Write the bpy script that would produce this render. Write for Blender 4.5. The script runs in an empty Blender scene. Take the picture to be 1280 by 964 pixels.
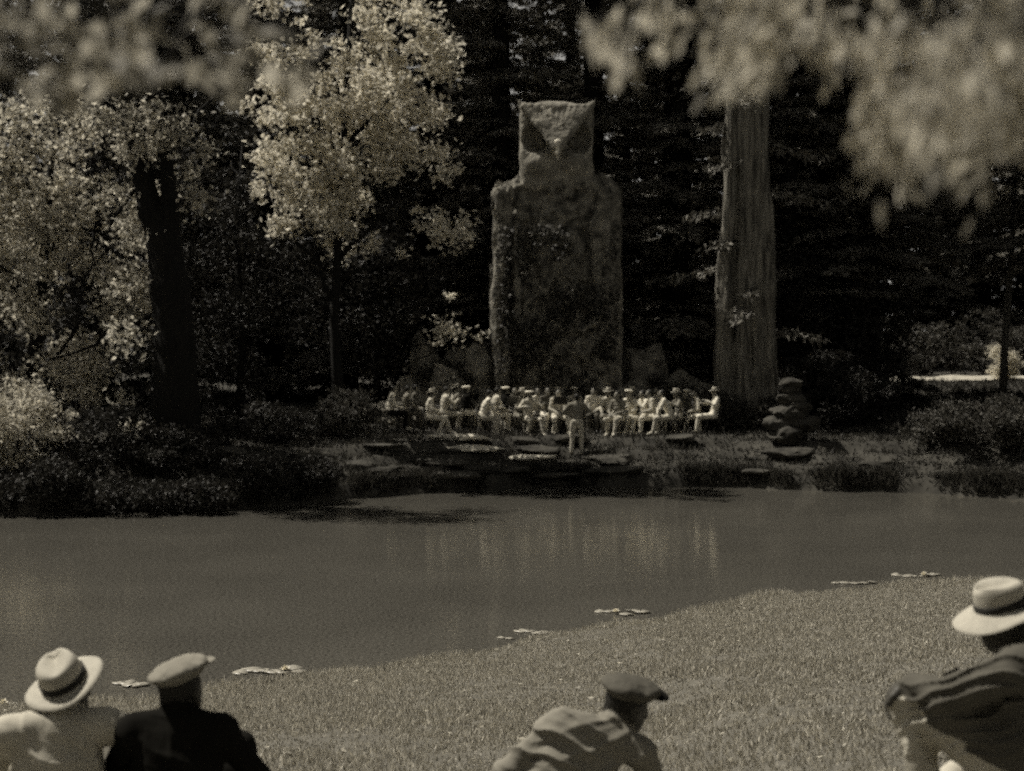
import bpy, bmesh, math, random
import numpy as np
from mathutils import Vector, Matrix, Euler

random.seed(7)
RNG = np.random.default_rng(11)
SC = bpy.context.scene
COL = SC.collection
R = math.radians
PI = math.pi

# ------------------------------------------------------------------ camera
CAM_H, FPX, HOR = 3.74, 2000.0, 440.0          # camera height over the water, focal length and horizon in photo pixels
cam_d = bpy.data.cameras.new('camera')
cam = bpy.data.objects.new('camera', cam_d)
COL.objects.link(cam)
cam.location = (0, 0, CAM_H)
cam.rotation_euler = (R(90) - math.atan((482 - HOR) / FPX), 0, 0)
cam_d.sensor_width = 36
cam_d.lens = 36 * FPX / 1280
cam_d.clip_start = 0.05
cam_d.clip_end = 3000
cam_d.dof.use_dof = True
cam_d.dof.focus_distance = 14.0
cam_d.dof.aperture_fstop = 2.2
SC.camera = cam

# ------------------------------------------------------------------ sky, sun, exposure
SUN_ELEV = R(57)
SUN_H = Vector((-0.90, 0.43)).normalized()      # towards the sun, seen from above: left and beyond the lake
w = bpy.data.worlds.new('World')
SC.world = w
w.use_nodes = True
wn = w.node_tree
wn.nodes.clear()
sky = wn.nodes.new('ShaderNodeTexSky')
sky.sky_type = 'NISHITA'
sky.sun_disc = False
sky.sun_elevation = SUN_ELEV
sky.sun_rotation = math.atan2(SUN_H.x, SUN_H.y)
sky.dust_density = 0.4
sky.air_density = 0.7
hs = wn.nodes.new('ShaderNodeHueSaturation')
hs.inputs['Saturation'].default_value = 0.0     # a black-and-white photograph: the daylight itself has no hue
bg = wn.nodes.new('ShaderNodeBackground')
bg.inputs['Strength'].default_value = 0.062
wo = wn.nodes.new('ShaderNodeOutputWorld')
wn.links.new(sky.outputs[0], hs.inputs['Color'])
tint = wn.nodes.new('ShaderNodeMix'); tint.data_type = 'RGBA'; tint.blend_type = 'MULTIPLY'
tint.inputs['Factor'].default_value = 1.0
tint.inputs[7].default_value = (1.0, 0.97, 0.90, 1)      # the print's faint warm tone
wn.links.new(hs.outputs[0], tint.inputs[6])
wn.links.new(tint.outputs[2], bg.inputs['Color'])
wn.links.new(bg.outputs[0], wo.inputs['Surface'])
sun_d = bpy.data.lights.new('sun', 'SUN')
sun_d.energy = 5.0
sun_d.angle = R(0.5)
sun_d.color = (1.0, 0.935, 0.825)
sun = bpy.data.objects.new('sun', sun_d)
COL.objects.link(sun)
sd = Vector((SUN_H.x * math.cos(SUN_ELEV), SUN_H.y * math.cos(SUN_ELEV), math.sin(SUN_ELEV)))
sun.rotation_euler = sd.to_track_quat('Z', 'Y').to_euler()
sun.location = sd * 60
vs = SC.view_settings
vs.view_transform = 'Standard'
vs.look = 'None'
vs.exposure = 0.0
vs.gamma = 1.0
vs.use_curve_mapping = False
SC.cycles.use_denoising = False
SC.cycles.use_adaptive_sampling = True
SC.cycles.adaptive_threshold = 0.05
SC.cycles.adaptive_min_samples = 12
SC.cycles.filter_width = 1.9
SC.cycles.max_bounces = 5
SC.cycles.transparent_max_bounces = 8
SC.cycles.sample_clamp_indirect = 4.0

# ------------------------------------------------------------------ helpers
def at(px, d):
    "x in metres of a photo column at distance d"
    return (px - 640) / FPX * d
def zat(py, d):
    "height in metres of a photo row at distance d"
    return CAM_H - (py - HOR) / FPX * d

def tag(o, label=None, cat=None, group=None, kind=None):
    if label: o['label'] = label
    if cat: o['category'] = cat
    if group: o['group'] = group
    if kind: o['kind'] = kind
    return o

def link(o, parent=None):
    COL.objects.link(o)
    if parent is not None: o.parent = parent
    return o

def empty(name, loc=(0, 0, 0), rz=0.0):
    o = bpy.data.objects.new(name, None)
    o.empty_display_size = 0.2
    o.location = loc
    o.rotation_euler = (0, 0, rz)
    return link(o)

def fast_mesh(name, V, F, smooth=False, mi=None):
    "V (n,3) floats, F (m,k) ints of one face size"
    V = np.asarray(V, np.float32); F = np.asarray(F, np.int32)
    me = bpy.data.meshes.new(name)
    n, k = F.shape
    me.vertices.add(len(V)); me.vertices.foreach_set('co', V.ravel())
    me.loops.add(n * k); me.loops.foreach_set('vertex_index', F.ravel())
    me.polygons.add(n)
    me.polygons.foreach_set('loop_start', np.arange(n, dtype=np.int32) * k)
    me.polygons.foreach_set('loop_total', np.full(n, k, np.int32))
    me.polygons.foreach_set('use_smooth', np.full(n, smooth, bool))
    if mi is not None: me.polygons.foreach_set('material_index', np.asarray(mi, np.int32))
    me.update(calc_edges=True)
    return me

def mobj(name, me, mats, parent=None):
    o = bpy.data.objects.new(name, me)
    if not isinstance(mats, (list, tuple)): mats = [mats]
    for m in mats: me.materials.append(m)
    return link(o, parent)

class MB:
    "collects tubes, boxes and lathes into one mesh"
    def __init__(s): s.v = []; s.f = []; s.n = 0
    def add(s, V, F):
        for f in F: s.f.append(tuple(i + s.n for i in f))
        s.v.extend(map(tuple, V)); s.n += len(V)
    def tube(s, pts, rad, seg=8, cap=True, wob=0.0):
        pts = [Vector(p) for p in pts]
        V, F = [], []
        up = None
        for i, p in enumerate(pts):
            t = (pts[min(i + 1, len(pts) - 1)] - pts[max(i - 1, 0)]).normalized()
            if up is None:
                up = t.orthogonal().normalized()
            else:
                up = (up - t * up.dot(t)).normalized()
            b = t.cross(up)
            r = rad[i] if hasattr(rad, '__len__') else rad
            for k in range(seg):
                a = 2 * PI * k / seg
                rr = r * (1 + wob * math.sin(a * 5 + i * .7) + wob * .6 * math.sin(a * 9 + i * .3))
                V.append(p + (up * math.cos(a) + b * math.sin(a)) * rr)
        for i in range(len(pts) - 1):
            for k in range(seg):
                k2 = (k + 1) % seg
                F.append((i * seg + k, i * seg + k2, (i + 1) * seg + k2, (i + 1) * seg + k))
        if cap:
            F.append(tuple(range(seg - 1, -1, -1)))
            F.append(tuple((len(pts) - 1) * seg + k for k in range(seg)))
        s.add(V, F)
    def box(s, c, size, M=None):
        V = []
        for x in (-.5, .5):
            for y in (-.5, .5):
                for z in (-.5, .5):
                    v = Vector((x * size[0], y * size[1], z * size[2]))
                    if M is not None: v = M @ v
                    V.append(v + Vector(c))
        s.add(V, [(0, 1, 3, 2), (4, 6, 7, 5), (0, 4, 5, 1), (2, 3, 7, 6), (0, 2, 6, 4), (1, 5, 7, 3)])
    def lathe(s, prof, seg=40, fn=None):
        V, F = [], []
        for i, (r, z) in enumerate(prof):
            for k in range(seg):
                a = 2 * PI * k / seg
                v = Vector((r * math.cos(a), r * math.sin(a), z))
                if fn: v = fn(v, i, a)
                V.append(v)
        for i in range(len(prof) - 1):
            for k in range(seg):
                k2 = (k + 1) % seg
                F.append((i * seg + k, i * seg + k2, (i + 1) * seg + k2, (i + 1) * seg + k))
        s.add(V, F)
    def mesh(s, name, smooth=True):
        me = bpy.data.meshes.new(name)
        me.from_pydata(s.v, [], s.f)
        if smooth: me.polygons.foreach_set('use_smooth', [True] * len(me.polygons))
        me.update()
        return me
    def build(s, name, mat, parent=None, smooth=True):
        return mobj(name, s.mesh(name, smooth), mat, parent)

# value noise in numpy
_PERM = RNG.random(65536).astype(np.float32)
def vnoise(p, seed=0):
    p = np.asarray(p, np.float32)
    i = np.floor(p).astype(np.int64)
    f = (p - i).astype(np.float32)
    f = f * f * (3 - 2 * f)
    def h(x, y, z): return _PERM[(x * 73856093 ^ y * 19349663 ^ z * 83492791 ^ (seed * 7919)) & 65535]
    x, y, z = i[..., 0], i[..., 1], i[..., 2]
    u, v, q = f[..., 0], f[..., 1], f[..., 2]
    def lx(yy, zz): return h(x, yy, zz) * (1 - u) + h(x + 1, yy, zz) * u
    a = lx(y, z) * (1 - v) + lx(y + 1, z) * v
    b = lx(y, z + 1) * (1 - v) + lx(y + 1, z + 1) * v
    return (a * (1 - q) + b * q) * 2 - 1
def fbm(p, oct=3, seed=0):
    p = np.asarray(p, np.float32); s = 0; a = 1.0
    for o in range(oct):
        s = s + a * vnoise(p * (2 ** o), seed + o); a *= .5
    return s

# signed-distance modelling on a grid, meshed with surface nets
class SDF:
    def __init__(s, lo, hi, h):
        s.lo = np.array(lo, np.float32); s.h = h
        s.n = np.ceil((np.array(hi) - s.lo) / h).astype(int) + 1
        s.S = np.full(s.n, 1.0, np.float32)
        s.ID = np.zeros(s.n, np.uint8)
    def _sub(s, lo, hi):
        a = np.clip(np.floor((np.array(lo) - s.lo) / s.h).astype(int), 0, s.n - 1)
        b = np.clip(np.ceil((np.array(hi) - s.lo) / s.h).astype(int) + 1, 0, s.n)
        b = np.maximum(b, a + 1)
        sl = tuple(slice(a[i], b[i]) for i in range(3))
        ax = [s.lo[i] + s.h * np.arange(a[i], b[i], dtype=np.float32) for i in range(3)]
        P = np.stack(np.meshgrid(*ax, indexing='ij'), -1)
        return sl, P
    def _put(s, sl, d, id, k):
        S = s.S[sl]; I = s.ID[sl]
        I[d < S] = id
        if k > 0:
            t = np.clip(.5 + .5 * (S - d) / k, 0, 1)
            S[...] = S * (1 - t) + d * t - k * t * (1 - t)
        else:
            S[...] = np.minimum(S, d)
    def cap(s, a, b, ra, rb, id=0, k=.02):
        a = np.array(a, np.float32); b = np.array(b, np.float32)
        m = max(ra, rb) + k + 3 * s.h
        sl, P = s._sub(np.minimum(a, b) - m, np.maximum(a, b) + m)
        ba = b - a; pa = P - a
        t = np.clip((pa @ ba) / max(float(ba @ ba), 1e-9), 0, 1)
        d = np.linalg.norm(pa - t[..., None] * ba, axis=-1) - (ra + (rb - ra) * t)
        s._put(sl, d, id, k)
    def _elld(s, c, r, M):
        c = np.array(c, np.float32); r = np.array(r, np.float32)
        return c, r
    def ell(s, c, r, id=0, k=.02, M=None, sub=False):
        c = np.array(c, np.float32); r = np.array(r, np.float32)
        m = float(r.max()) + k + 3 * s.h
        sl, P = s._sub(c - m, c + m)
        q = P - c
        if M is not None: q = q @ np.array(M, np.float32)      # rows: world -> local
        k0 = np.linalg.norm(q / r, axis=-1); k1 = np.linalg.norm(q / (r * r), axis=-1)
        d = k0 * (k0 - 1) / np.maximum(k1, 1e-6)
        if sub:
            S = s.S[sl]; t = np.clip(.5 - .5 * (S + d) / max(k, 1e-6), 0, 1)
            S[...] = S * (1 - t) - d * t + k * t * (1 - t)
        else:
            s._put(sl, d, id, k)
    def boxr(s, c, half, rr, id=0, k=.02, M=None, sub=False):
        c = np.array(c, np.float32); hf = np.array(half, np.float32) - rr
        m = float(np.linalg.norm(half)) + k + 3 * s.h
        sl, P = s._sub(c - m, c + m)
        q = P - c
        if M is not None: q = q @ np.array(M, np.float32)
        q = np.abs(q) - hf
        d = np.linalg.norm(np.maximum(q, 0), axis=-1) + np.minimum(q.max(-1), 0) - rr
        if sub:
            S = s.S[sl]; t = np.clip(.5 - .5 * (S + d) / max(k, 1e-6), 0, 1)
            S[...] = S * (1 - t) - d * t + k * t * (1 - t)
        else:
            s._put(sl, d, id, k)
    def warp(s, fn, ids=None, band=.12):
        msk = np.abs(s.S) < band
        if ids is not None: msk &= np.isin(s.ID, ids)
        idx = np.argwhere(msk)
        if len(idx) == 0: return
        P = s.lo + idx.astype(np.float32) * s.h
        v = s.S[msk]
        s.S[msk] = v + fn(P).astype(np.float32) * np.clip(1 - np.abs(v) / band, 0, 1)
    def mesh(s, name, smooth=True):
        S = s.S; ins = S < 0
        n = np.array(S.shape) - 1
        c0 = np.zeros(n, np.int8)
        for dx in (0, 1):
            for dy in (0, 1):
                for dz in (0, 1):
                    c0 += ins[dx:dx + n[0], dy:dy + n[1], dz:dz + n[2]]
        act = (c0 > 0) & (c0 < 8)
        idx = np.argwhere(act)
        acc = np.zeros((len(idx), 3), np.float32); cnt = np.zeros(len(idx), np.float32)
        cor = [(a, b, c) for a in (0, 1) for b in (0, 1) for c in (0, 1)]
        val = {c: S[idx[:, 0] + c[0], idx[:, 1] + c[1], idx[:, 2] + c[2]] for c in cor}
        for a in cor:
            for b in cor:
                if sum(b) - sum(a) == 1 and all(q >= p for p, q in zip(a, b)):
                    va, vb = val[a], val[b]
                    cr = (va < 0) != (vb < 0)
                    t = np.where(cr, va / np.where(cr, va - vb, 1), 0)
                    p = np.array(a, np.float32) + t[:, None] * (np.array(b, np.float32) - np.array(a, np.float32))
                    acc += np.where(cr[:, None], p, 0); cnt += cr
        V = s.lo + (idx + acc / cnt[:, None]) * s.h
        num = np.full(n, -1, np.int64); num[act] = np.arange(len(idx))
        I = s.ID[idx[:, 0], idx[:, 1], idx[:, 2]]
        Fs = []
        for ax in range(3):
            o = [0, 0, 0]; o[ax] = 1
            A = ins[:S.shape[0] - o[0], :S.shape[1] - o[1], :S.shape[2] - o[2]]
            B = ins[o[0]:, o[1]:, o[2]:]
            e = np.argwhere(A != B)
            u, v = [(1, 2), (2, 0), (0, 1)][ax]
            ok = (e[:, u] > 0) & (e[:, v] > 0) & (e[:, u] < n[u]) & (e[:, v] < n[v]) & (e[:, ax] < n[ax])
            e = e[ok]
            du = np.zeros(3, int); du[u] = 1
            dv = np.zeros(3, int); dv[v] = 1
            q = [num[tuple((e - du - dv).T)], num[tuple((e - dv).T)], num[tuple(e.T)], num[tuple((e - du).T)]]
            Q = np.stack(q, 1)
            fl = ~A[tuple(e.T)]
            Q[fl] = Q[fl][:, ::-1]
            Fs.append(Q)
        F = np.concatenate(Fs)
        F = F[(F >= 0).all(1)]
        mi = I[F[:, 0]]
        return fast_mesh(name, V, F, smooth, mi)

# ------------------------------------------------------------------ materials (all neutral: a toned monochrome photograph)
def tone(v, warm=1.0):
    return (v, v * (1 - .053 * warm), v * (1 - .20 * warm), 1)

def new_mat(name):
    m = bpy.data.materials.new(name); m.use_nodes = True
    nt = m.node_tree
    return m, nt, nt.nodes, nt.links, nt.nodes['Principled BSDF']

def noise_mat(name, lo, hi, scale=4.0, rough=.85, bump=0.3, bscale=None, stretch=(1, 1, 1), detail=6, spec=.25, warm=1.0, contrast=.25, bdist=.02):
    m, nt, N, L, P = new_mat(name)
    tc = N.new('ShaderNodeTexCoord'); mp = N.new('ShaderNodeMapping'); mp.inputs['Scale'].default_value = stretch
    nz = N.new('ShaderNodeTexNoise'); nz.inputs['Scale'].default_value = scale; nz.inputs['Detail'].default_value = detail
    nz.inputs['Roughness'].default_value = .65
    cr = N.new('ShaderNodeValToRGB')
    cr.color_ramp.elements[0].position = .5 - contrast; cr.color_ramp.elements[1].position = .5 + contrast
    cr.color_ramp.elements[0].color = tone(lo, warm); cr.color_ramp.elements[1].color = tone(hi, warm)
    L.new(tc.outputs['Object'], mp.inputs['Vector']); L.new(mp.outputs[0], nz.inputs['Vector'])
    L.new(nz.outputs['Fac'], cr.inputs[0]); L.new(cr.outputs[0], P.inputs['Base Color'])
    P.inputs['Roughness'].default_value = rough
    P.inputs['Specular IOR Level'].default_value = spec
    if bump:
        n2 = N.new('ShaderNodeTexNoise'); n2.inputs['Scale'].default_value = bscale or scale * 4; n2.inputs['Detail'].default_value = 5
        b = N.new('ShaderNodeBump'); b.inputs['Strength'].default_value = bump; b.inputs['Distance'].default_value = bdist
        L.new(mp.outputs[0], n2.inputs['Vector']); L.new(n2.outputs['Fac'], b.inputs['Height']); L.new(b.outputs[0], P.inputs['Normal'])
    return m

def leaf_mat(name, lo, hi, trans=.35, rough=.6, warm=1.0, tmul=1.0, spec=.3):
    m, nt, N, L, P = new_mat(name)
    g = N.new('ShaderNodeNewGeometry')
    cr = N.new('ShaderNodeValToRGB')
    cr.color_ramp.elements[0].color = tone(lo, warm); cr.color_ramp.elements[1].color = tone(hi, warm)
    L.new(g.outputs['Random Per Island'], cr.inputs[0])
    L.new(cr.outputs[0], P.inputs['Base Color'])
    P.inputs['Roughness'].default_value = rough
    P.inputs['Specular IOR Level'].default_value = spec
    t = N.new('ShaderNodeBsdfTranslucent')
    L.new(cr.outputs[0], t.inputs['Color'])
    mx = N.new('ShaderNodeMixShader'); mx.inputs[0].default_value = trans
    L.new(P.outputs[0], mx.inputs[1]); L.new(t.outputs[0], mx.inputs[2])
    L.new(mx.outputs[0], N['Material Output'].inputs['Surface'])
    return m

M = {}
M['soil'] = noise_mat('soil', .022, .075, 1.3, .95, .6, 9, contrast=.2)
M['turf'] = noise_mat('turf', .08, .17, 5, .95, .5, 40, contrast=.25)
M['grass'] = leaf_mat('grass', .26, .58, .3)
M['bank_plants'] = leaf_mat('bank_plants', .012, .10, .3)
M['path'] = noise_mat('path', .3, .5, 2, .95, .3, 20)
M['rock'] = noise_mat('rock', .015, .085, 2.2, .9, .8, 8, contrast=.22, bdist=.05)
M['mossy_rock'] = noise_mat('mossy_rock', .08, .32, 2.6, .95, .9, 9, contrast=.18, bdist=.06)
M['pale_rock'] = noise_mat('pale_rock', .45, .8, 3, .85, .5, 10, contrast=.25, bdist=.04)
M['owl_stone'] = noise_mat('owl_stone', .028, .29, 2.6, .95, 1.0, 7, contrast=.16, bdist=.06)
M['owl_face'] = noise_mat('owl_face', .11, .36, 1.8, .95, .8, 10, contrast=.22, bdist=.05)  # statue stone lightened: light falling on the head is put into its colour
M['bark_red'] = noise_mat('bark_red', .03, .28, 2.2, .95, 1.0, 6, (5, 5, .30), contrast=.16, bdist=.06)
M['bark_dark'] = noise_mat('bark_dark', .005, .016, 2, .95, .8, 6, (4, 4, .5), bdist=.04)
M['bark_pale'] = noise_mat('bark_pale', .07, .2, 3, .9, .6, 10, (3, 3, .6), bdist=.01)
M['twig'] = noise_mat('twig', .03, .07, 8, .9, .3)
M['conifer'] = leaf_mat('conifer', .08, .22, .12)
M['conifer_dark'] = leaf_mat('conifer_dark', .008, .028, .1)
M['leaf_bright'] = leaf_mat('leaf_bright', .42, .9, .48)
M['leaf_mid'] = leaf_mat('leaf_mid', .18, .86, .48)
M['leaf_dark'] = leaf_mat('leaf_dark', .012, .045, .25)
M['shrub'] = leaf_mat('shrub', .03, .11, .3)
M['leaf_near'] = leaf_mat('leaf_near', .28, .85, .42)
M['leaf_near_left'] = leaf_mat('leaf_near_left', .18, .62, .42)
M['pad'] = noise_mat('pad', .22, .46, 5, .4, .15, 14, spec=.5)  # pads paled in colour to stand in for sky glare
M['petal'] = noise_mat('petal', .7, .85, 8, .6, 0)
M['skin'] = noise_mat('skin', .20, .27, 10, .55, .1, 60, bdist=.003)
M['skin_tan'] = noise_mat('skin_tan', .05, .08, 10, .55, .1, 60, bdist=.003)
M['white_cloth'] = noise_mat('white_cloth', .66, .8, 7, .9, .25, 60, bdist=.004, spec=.04)
M['pale_cloth'] = noise_mat('pale_cloth', .42, .56, 7, .9, .25, 60, bdist=.004, spec=.04)
M['khaki_cloth'] = noise_mat('khaki_cloth', .19, .29, 6, .9, .3, 60, bdist=.004, spec=.04)
M['grey_cloth'] = noise_mat('grey_cloth', .08, .13, 6, .9, .3, 60, bdist=.004, spec=.04)
M['dark_cloth'] = noise_mat('dark_cloth', .007, .016, 6, .9, .3, 60, bdist=.004, spec=.04)
M['hair'] = noise_mat('hair', .012, .03, 30, .6, .4, 80, (1, 1, .4), bdist=.004)
M['straw'] = noise_mat('straw', .36, .48, 25, .85, .3, 120, bdist=.002)
M['hat_band'] = noise_mat('hat_band', .02, .03, 20, .8, .1)
M['eye'] = noise_mat('eye', .02, .03, 20, .3, 0)
M['shoe_pale'] = noise_mat('shoe_pale', .55, .7, 8, .7, .1)
M['shoe_dark'] = noise_mat('shoe_dark', .015, .03, 8, .5, .1)
M['chair_wood'] = noise_mat('chair_wood', .03, .06, 4, .6, .2, 20, (1, 1, 6))
M['metal_dark'] = noise_mat('metal_dark', .03, .05, 8, .4, 0, spec=.5)
M['brass'] = noise_mat('brass', .3, .4, 8, .3, 0, spec=.6)
M['brass'].node_tree.nodes['Principled BSDF'].inputs['Metallic'].default_value = .8
M['paper'] = noise_mat('paper', .75, .82, 6, .9, 0)

def water_mat():
    m, nt, N, L, P = new_mat('silty_water')
    tc = N.new('ShaderNodeTexCoord')
    nz = N.new('ShaderNodeTexNoise'); nz.inputs['Scale'].default_value = 22; nz.inputs['Detail'].default_value = 3; nz.inputs['Roughness'].default_value = .7
    n3 = N.new('ShaderNodeTexNoise'); n3.inputs['Scale'].default_value = .35; n3.inputs['Detail'].default_value = 3
    ad = N.new('ShaderNodeMath'); ad.operation = 'ADD'
    mu = N.new('ShaderNodeMath'); mu.operation = 'MULTIPLY_ADD'; mu.inputs[1].default_value = .14; mu.inputs[2].default_value = .18
    L.new(n3.outputs['Fac'], mu.inputs[0]); L.new(nz.outputs['Fac'], ad.inputs[0]); L.new(mu.outputs[0], ad.inputs[1])
    cr = N.new('ShaderNodeValToRGB')
    cr.color_ramp.elements[0].position = .55; cr.color_ramp.elements[1].position = .95
    cr.color_ramp.elements[0].color = tone(.022, .9); cr.color_ramp.elements[1].color = tone(.15, .9)
    L.new(tc.outputs['Object'], nz.inputs['Vector']); L.new(tc.outputs['Object'], n3.inputs['Vector'])
    L.new(ad.outputs[0], cr.inputs[0]); L.new(cr.outputs[0], P.inputs['Base Color'])
    mp = N.new('ShaderNodeMapping'); mp.inputs['Scale'].default_value = (1, 2.2, 1)
    n2 = N.new('ShaderNodeTexNoise'); n2.inputs['Scale'].default_value = 2.4; n2.inputs['Detail'].default_value = 3
    b = N.new('ShaderNodeBump'); b.inputs['Strength'].default_value = .22; b.inputs['Distance'].default_value = .02
    L.new(tc.outputs['Object'], mp.inputs[0]); L.new(mp.outputs[0], n2.inputs['Vector']); L.new(n2.outputs['Fac'], b.inputs['Height'])
    P.inputs['Specular IOR Level'].default_value = 0.0
    P.inputs['Roughness'].default_value = .6
    gl = N.new('ShaderNodeBsdfGlossy'); gl.inputs['Roughness'].default_value = .08; gl.inputs['Color'].default_value = tone(.8, .5)
    L.new(b.outputs[0], gl.inputs['Normal'])
    fr = N.new('ShaderNodeFresnel'); fr.inputs['IOR'].default_value = 1.33
    mx = N.new('ShaderNodeMixShader')
    L.new(fr.outputs[0], mx.inputs[0]); L.new(P.outputs[0], mx.inputs[1]); L.new(gl.outputs[0], mx.inputs[2])
    L.new(mx.outputs[0], N['Material Output'].inputs['Surface'])
    return m
M['water'] = water_mat()

# ------------------------------------------------------------------ terrain
NS_X = [-60, -30, -12, -5.3, -3.4, -2.19, -.4, .63, 2.4, 3.7, 5.8, 8.4, 14, 30, 60]
NS_Y = [6, 10, 14, 16.6, 17.6, 18.24, 20.1, 21.07, 22.7, 24.1, 25.4, 26.2, 26.5, 24, 18]
FS_X = [-60, -40, -22, -12, -7.3, -5, -2, 1.4, 5.9, 10.1, 13.2, 20, 30, 60]
FS_Y = [24, 30, 34.4, 36.6, 37.2, 39.6, 42.6, 44.3, 44.0, 42.6, 40.4, 36.5, 33, 28]
def near_shore(x): return np.interp(x, NS_X, NS_Y) + .18 * np.sin(np.asarray(x) * 2.1) + .1 * np.sin(np.asarray(x) * 5.3)
def far_shore(x): return np.interp(x, FS_X, FS_Y) + .25 * np.sin(np.asarray(x) * 1.3) + .12 * np.sin(np.asarray(x) * 4.1)
def sstep(a, b, x):
    t = np.clip((x - a) / (b - a), 0, 1); return t * t * (3 - 2 * t)
def height(x, y):
    x = np.asarray(x, float); y = np.asarray(y, float)
    ns, fs = near_shore(x), far_shore(x)
    tgt = 1.64 + .30 * sstep(.7, 1.9, x) + .1 * sstep(2, 6, x)
    s = tgt / (ns - 6.3)
    u1 = ns - y
    near = np.where(u1 > 0, s * np.minimum(u1, ns) + .0, 0) + np.where(u1 > ns, .02 * (u1 - ns), 0)
    u2 = y - fs
    prof = np.interp(u2, [-.6, -.15, .0, .12, .7, .8, 1.5, 1.62, 2.3, 2.45, 6, 14, 30, 60, 200], [-.4, -.1, .05, .38, .46, .62, .68, .88, .95, 1.20, 1.26, 1.7, 2.45, 3.2, 5])
    edge = np.maximum(np.interp(-u1, [-.2, 0, .5, 2.5], [0, 0, -.12, -.7]), -.7)
    far = prof
    z = np.where(u1 > 0, near, np.where(u2 > -.6, far, np.minimum(-.4, 0) + np.maximum(edge + .4, -.4) * (u1 > -2.5)))
    P = np.stack([x, y, np.zeros_like(x)], -1)
    rough = fbm(P * .9, 3, 3) * .035 * np.where(u2 > .3, 1.6, np.where(u1 > .4, .5, .2))
    return z + rough
def ground_z(x, y): return float(height(np.array([x]), np.array([y]))[0])

def axis(parts):
    out = []
    for a, b, st in parts: out.append(np.arange(a, b, st))
    out.append(np.array([parts[-1][1]])); return np.concatenate(out)
gx = axis([(-900, -60, 60), (-60, -24, 3), (-24, -14, .5), (-14, 16, .22), (16, 26, .5), (26, 60, 3), (60, 900, 60)])
gy = axis([(-900, -20, 60), (-20, 2, 2), (2, 15, .5), (15, 28, .2), (28, 36, .5), (36, 50, .14), (50, 90, .8), (90, 130, 4), (130, 900, 60)])
GX, GY = np.meshgrid(gx, gy, indexing='ij')
GZ = height(GX, GY)
V = np.stack([GX, GY, GZ], -1).reshape(-1, 3)
nx, ny = len(gx), len(gy)
ii, jj = np.meshgrid(np.arange(nx - 1), np.arange(ny - 1), indexing='ij')
a = (ii * ny + jj).ravel()
F = np.stack([a, a + ny, a + ny + 1, a + 1], 1)
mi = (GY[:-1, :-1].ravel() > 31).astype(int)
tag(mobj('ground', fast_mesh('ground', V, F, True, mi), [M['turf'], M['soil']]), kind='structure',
    label='grass bank, lake bed and dark far bank')
lk = MB()
lk.add([(-400, -10, 0), (400, -10, 0), (400, 60, 0), (-400, 60, 0)], [(0, 1, 2, 3)])
tag(lk.build('lake_water', M['water'], smooth=False), kind='structure', label='still silty grey water of the lake')

# sunlit path in the clearing on the right
pm = MB()
PV, PF = [], []
xs = np.linspace(at(1085, 70), at(1400, 70), 40)
for i, x in enumerate(xs):
    for j, y in enumerate(np.linspace(68.3, 72.0, 8)):
        yy = y + .4 * math.sin(x * .4)
        PV.append((x, yy, ground_z(x, yy) + .06))
for i in range(39):
    for j in range(7):
        PF.append((i * 8 + j, (i + 1) * 8 + j, (i + 1) * 8 + j + 1, i * 8 + j + 1))
pm.add(PV, PF)
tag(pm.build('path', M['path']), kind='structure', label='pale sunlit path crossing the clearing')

# ------------------------------------------------------------------ leaf clouds
def unit(v): return v / np.maximum(np.linalg.norm(v, axis=-1, keepdims=True), 1e-6)
def rand_unit(n): return unit(RNG.normal(size=(n, 3)))
def leaf_mesh(name, C, Ln, Wd, along=None, nrm=None):
    n = len(C)
    A = rand_unit(n) if along is None else unit(along)
    Q = rand_unit(n) if nrm is None else nrm
    B = unit(np.cross(A, Q))
    Ln = np.broadcast_to(np.asarray(Ln, float), (n,))[:, None]; Wd = np.broadcast_to(np.asarray(Wd, float), (n,))[:, None]
    Nn = np.cross(A, B)
    V = np.empty((n, 4, 3))
    V[:, 0] = C
    V[:, 1] = C + A * Ln * .45 + B * Wd * .5 + Nn * Wd * .12
    V[:, 2] = C + A * Ln
    V[:, 3] = C + A * Ln * .45 - B * Wd * .5 + Nn * Wd * .12
    F = np.arange(n * 4).reshape(n, 4)
    return fast_mesh(name, V.reshape(-1, 3), F)

def clumps(centres, radii, per, flat=.6):
    "points spread in flattened clumps"
    out = []
    for c, r in zip(centres, radii):
        k = int(per * (r ** 2))
        p = RNG.normal(size=(k, 3)) * .42 * r
        p[:, 2] *= flat
        out.append(p + c)
    return np.concatenate(out)
def in_ell(n, c, r, shell=.0):
    d = rand_unit(n) * (shell + (1 - shell) * RNG.random((n, 1)) ** (1 / 3))
    return d * np.array(r) + np.array(c)

def limb(mb, p0, p1, r0, r1, n=6, sag=0.0, wander=.12, seg=7):
    p0 = Vector(p0); p1 = Vector(p1); L = (p1 - p0).length
    pts, rr = [], []
    for i in range(n + 1):
        t = i / n
        p = p0.lerp(p1, t)
        f = math.sin(t * PI)
        p += Vector((random.uniform(-1, 1), random.uniform(-1, 1), random.uniform(-.5, .5))) * wander * L * .12 * f
        p.z += sag * f
        pts.append(p); rr.append(r0 + (r1 - r0) * t)
    mb.tube(pts, rr, seg)
    return pts

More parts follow.
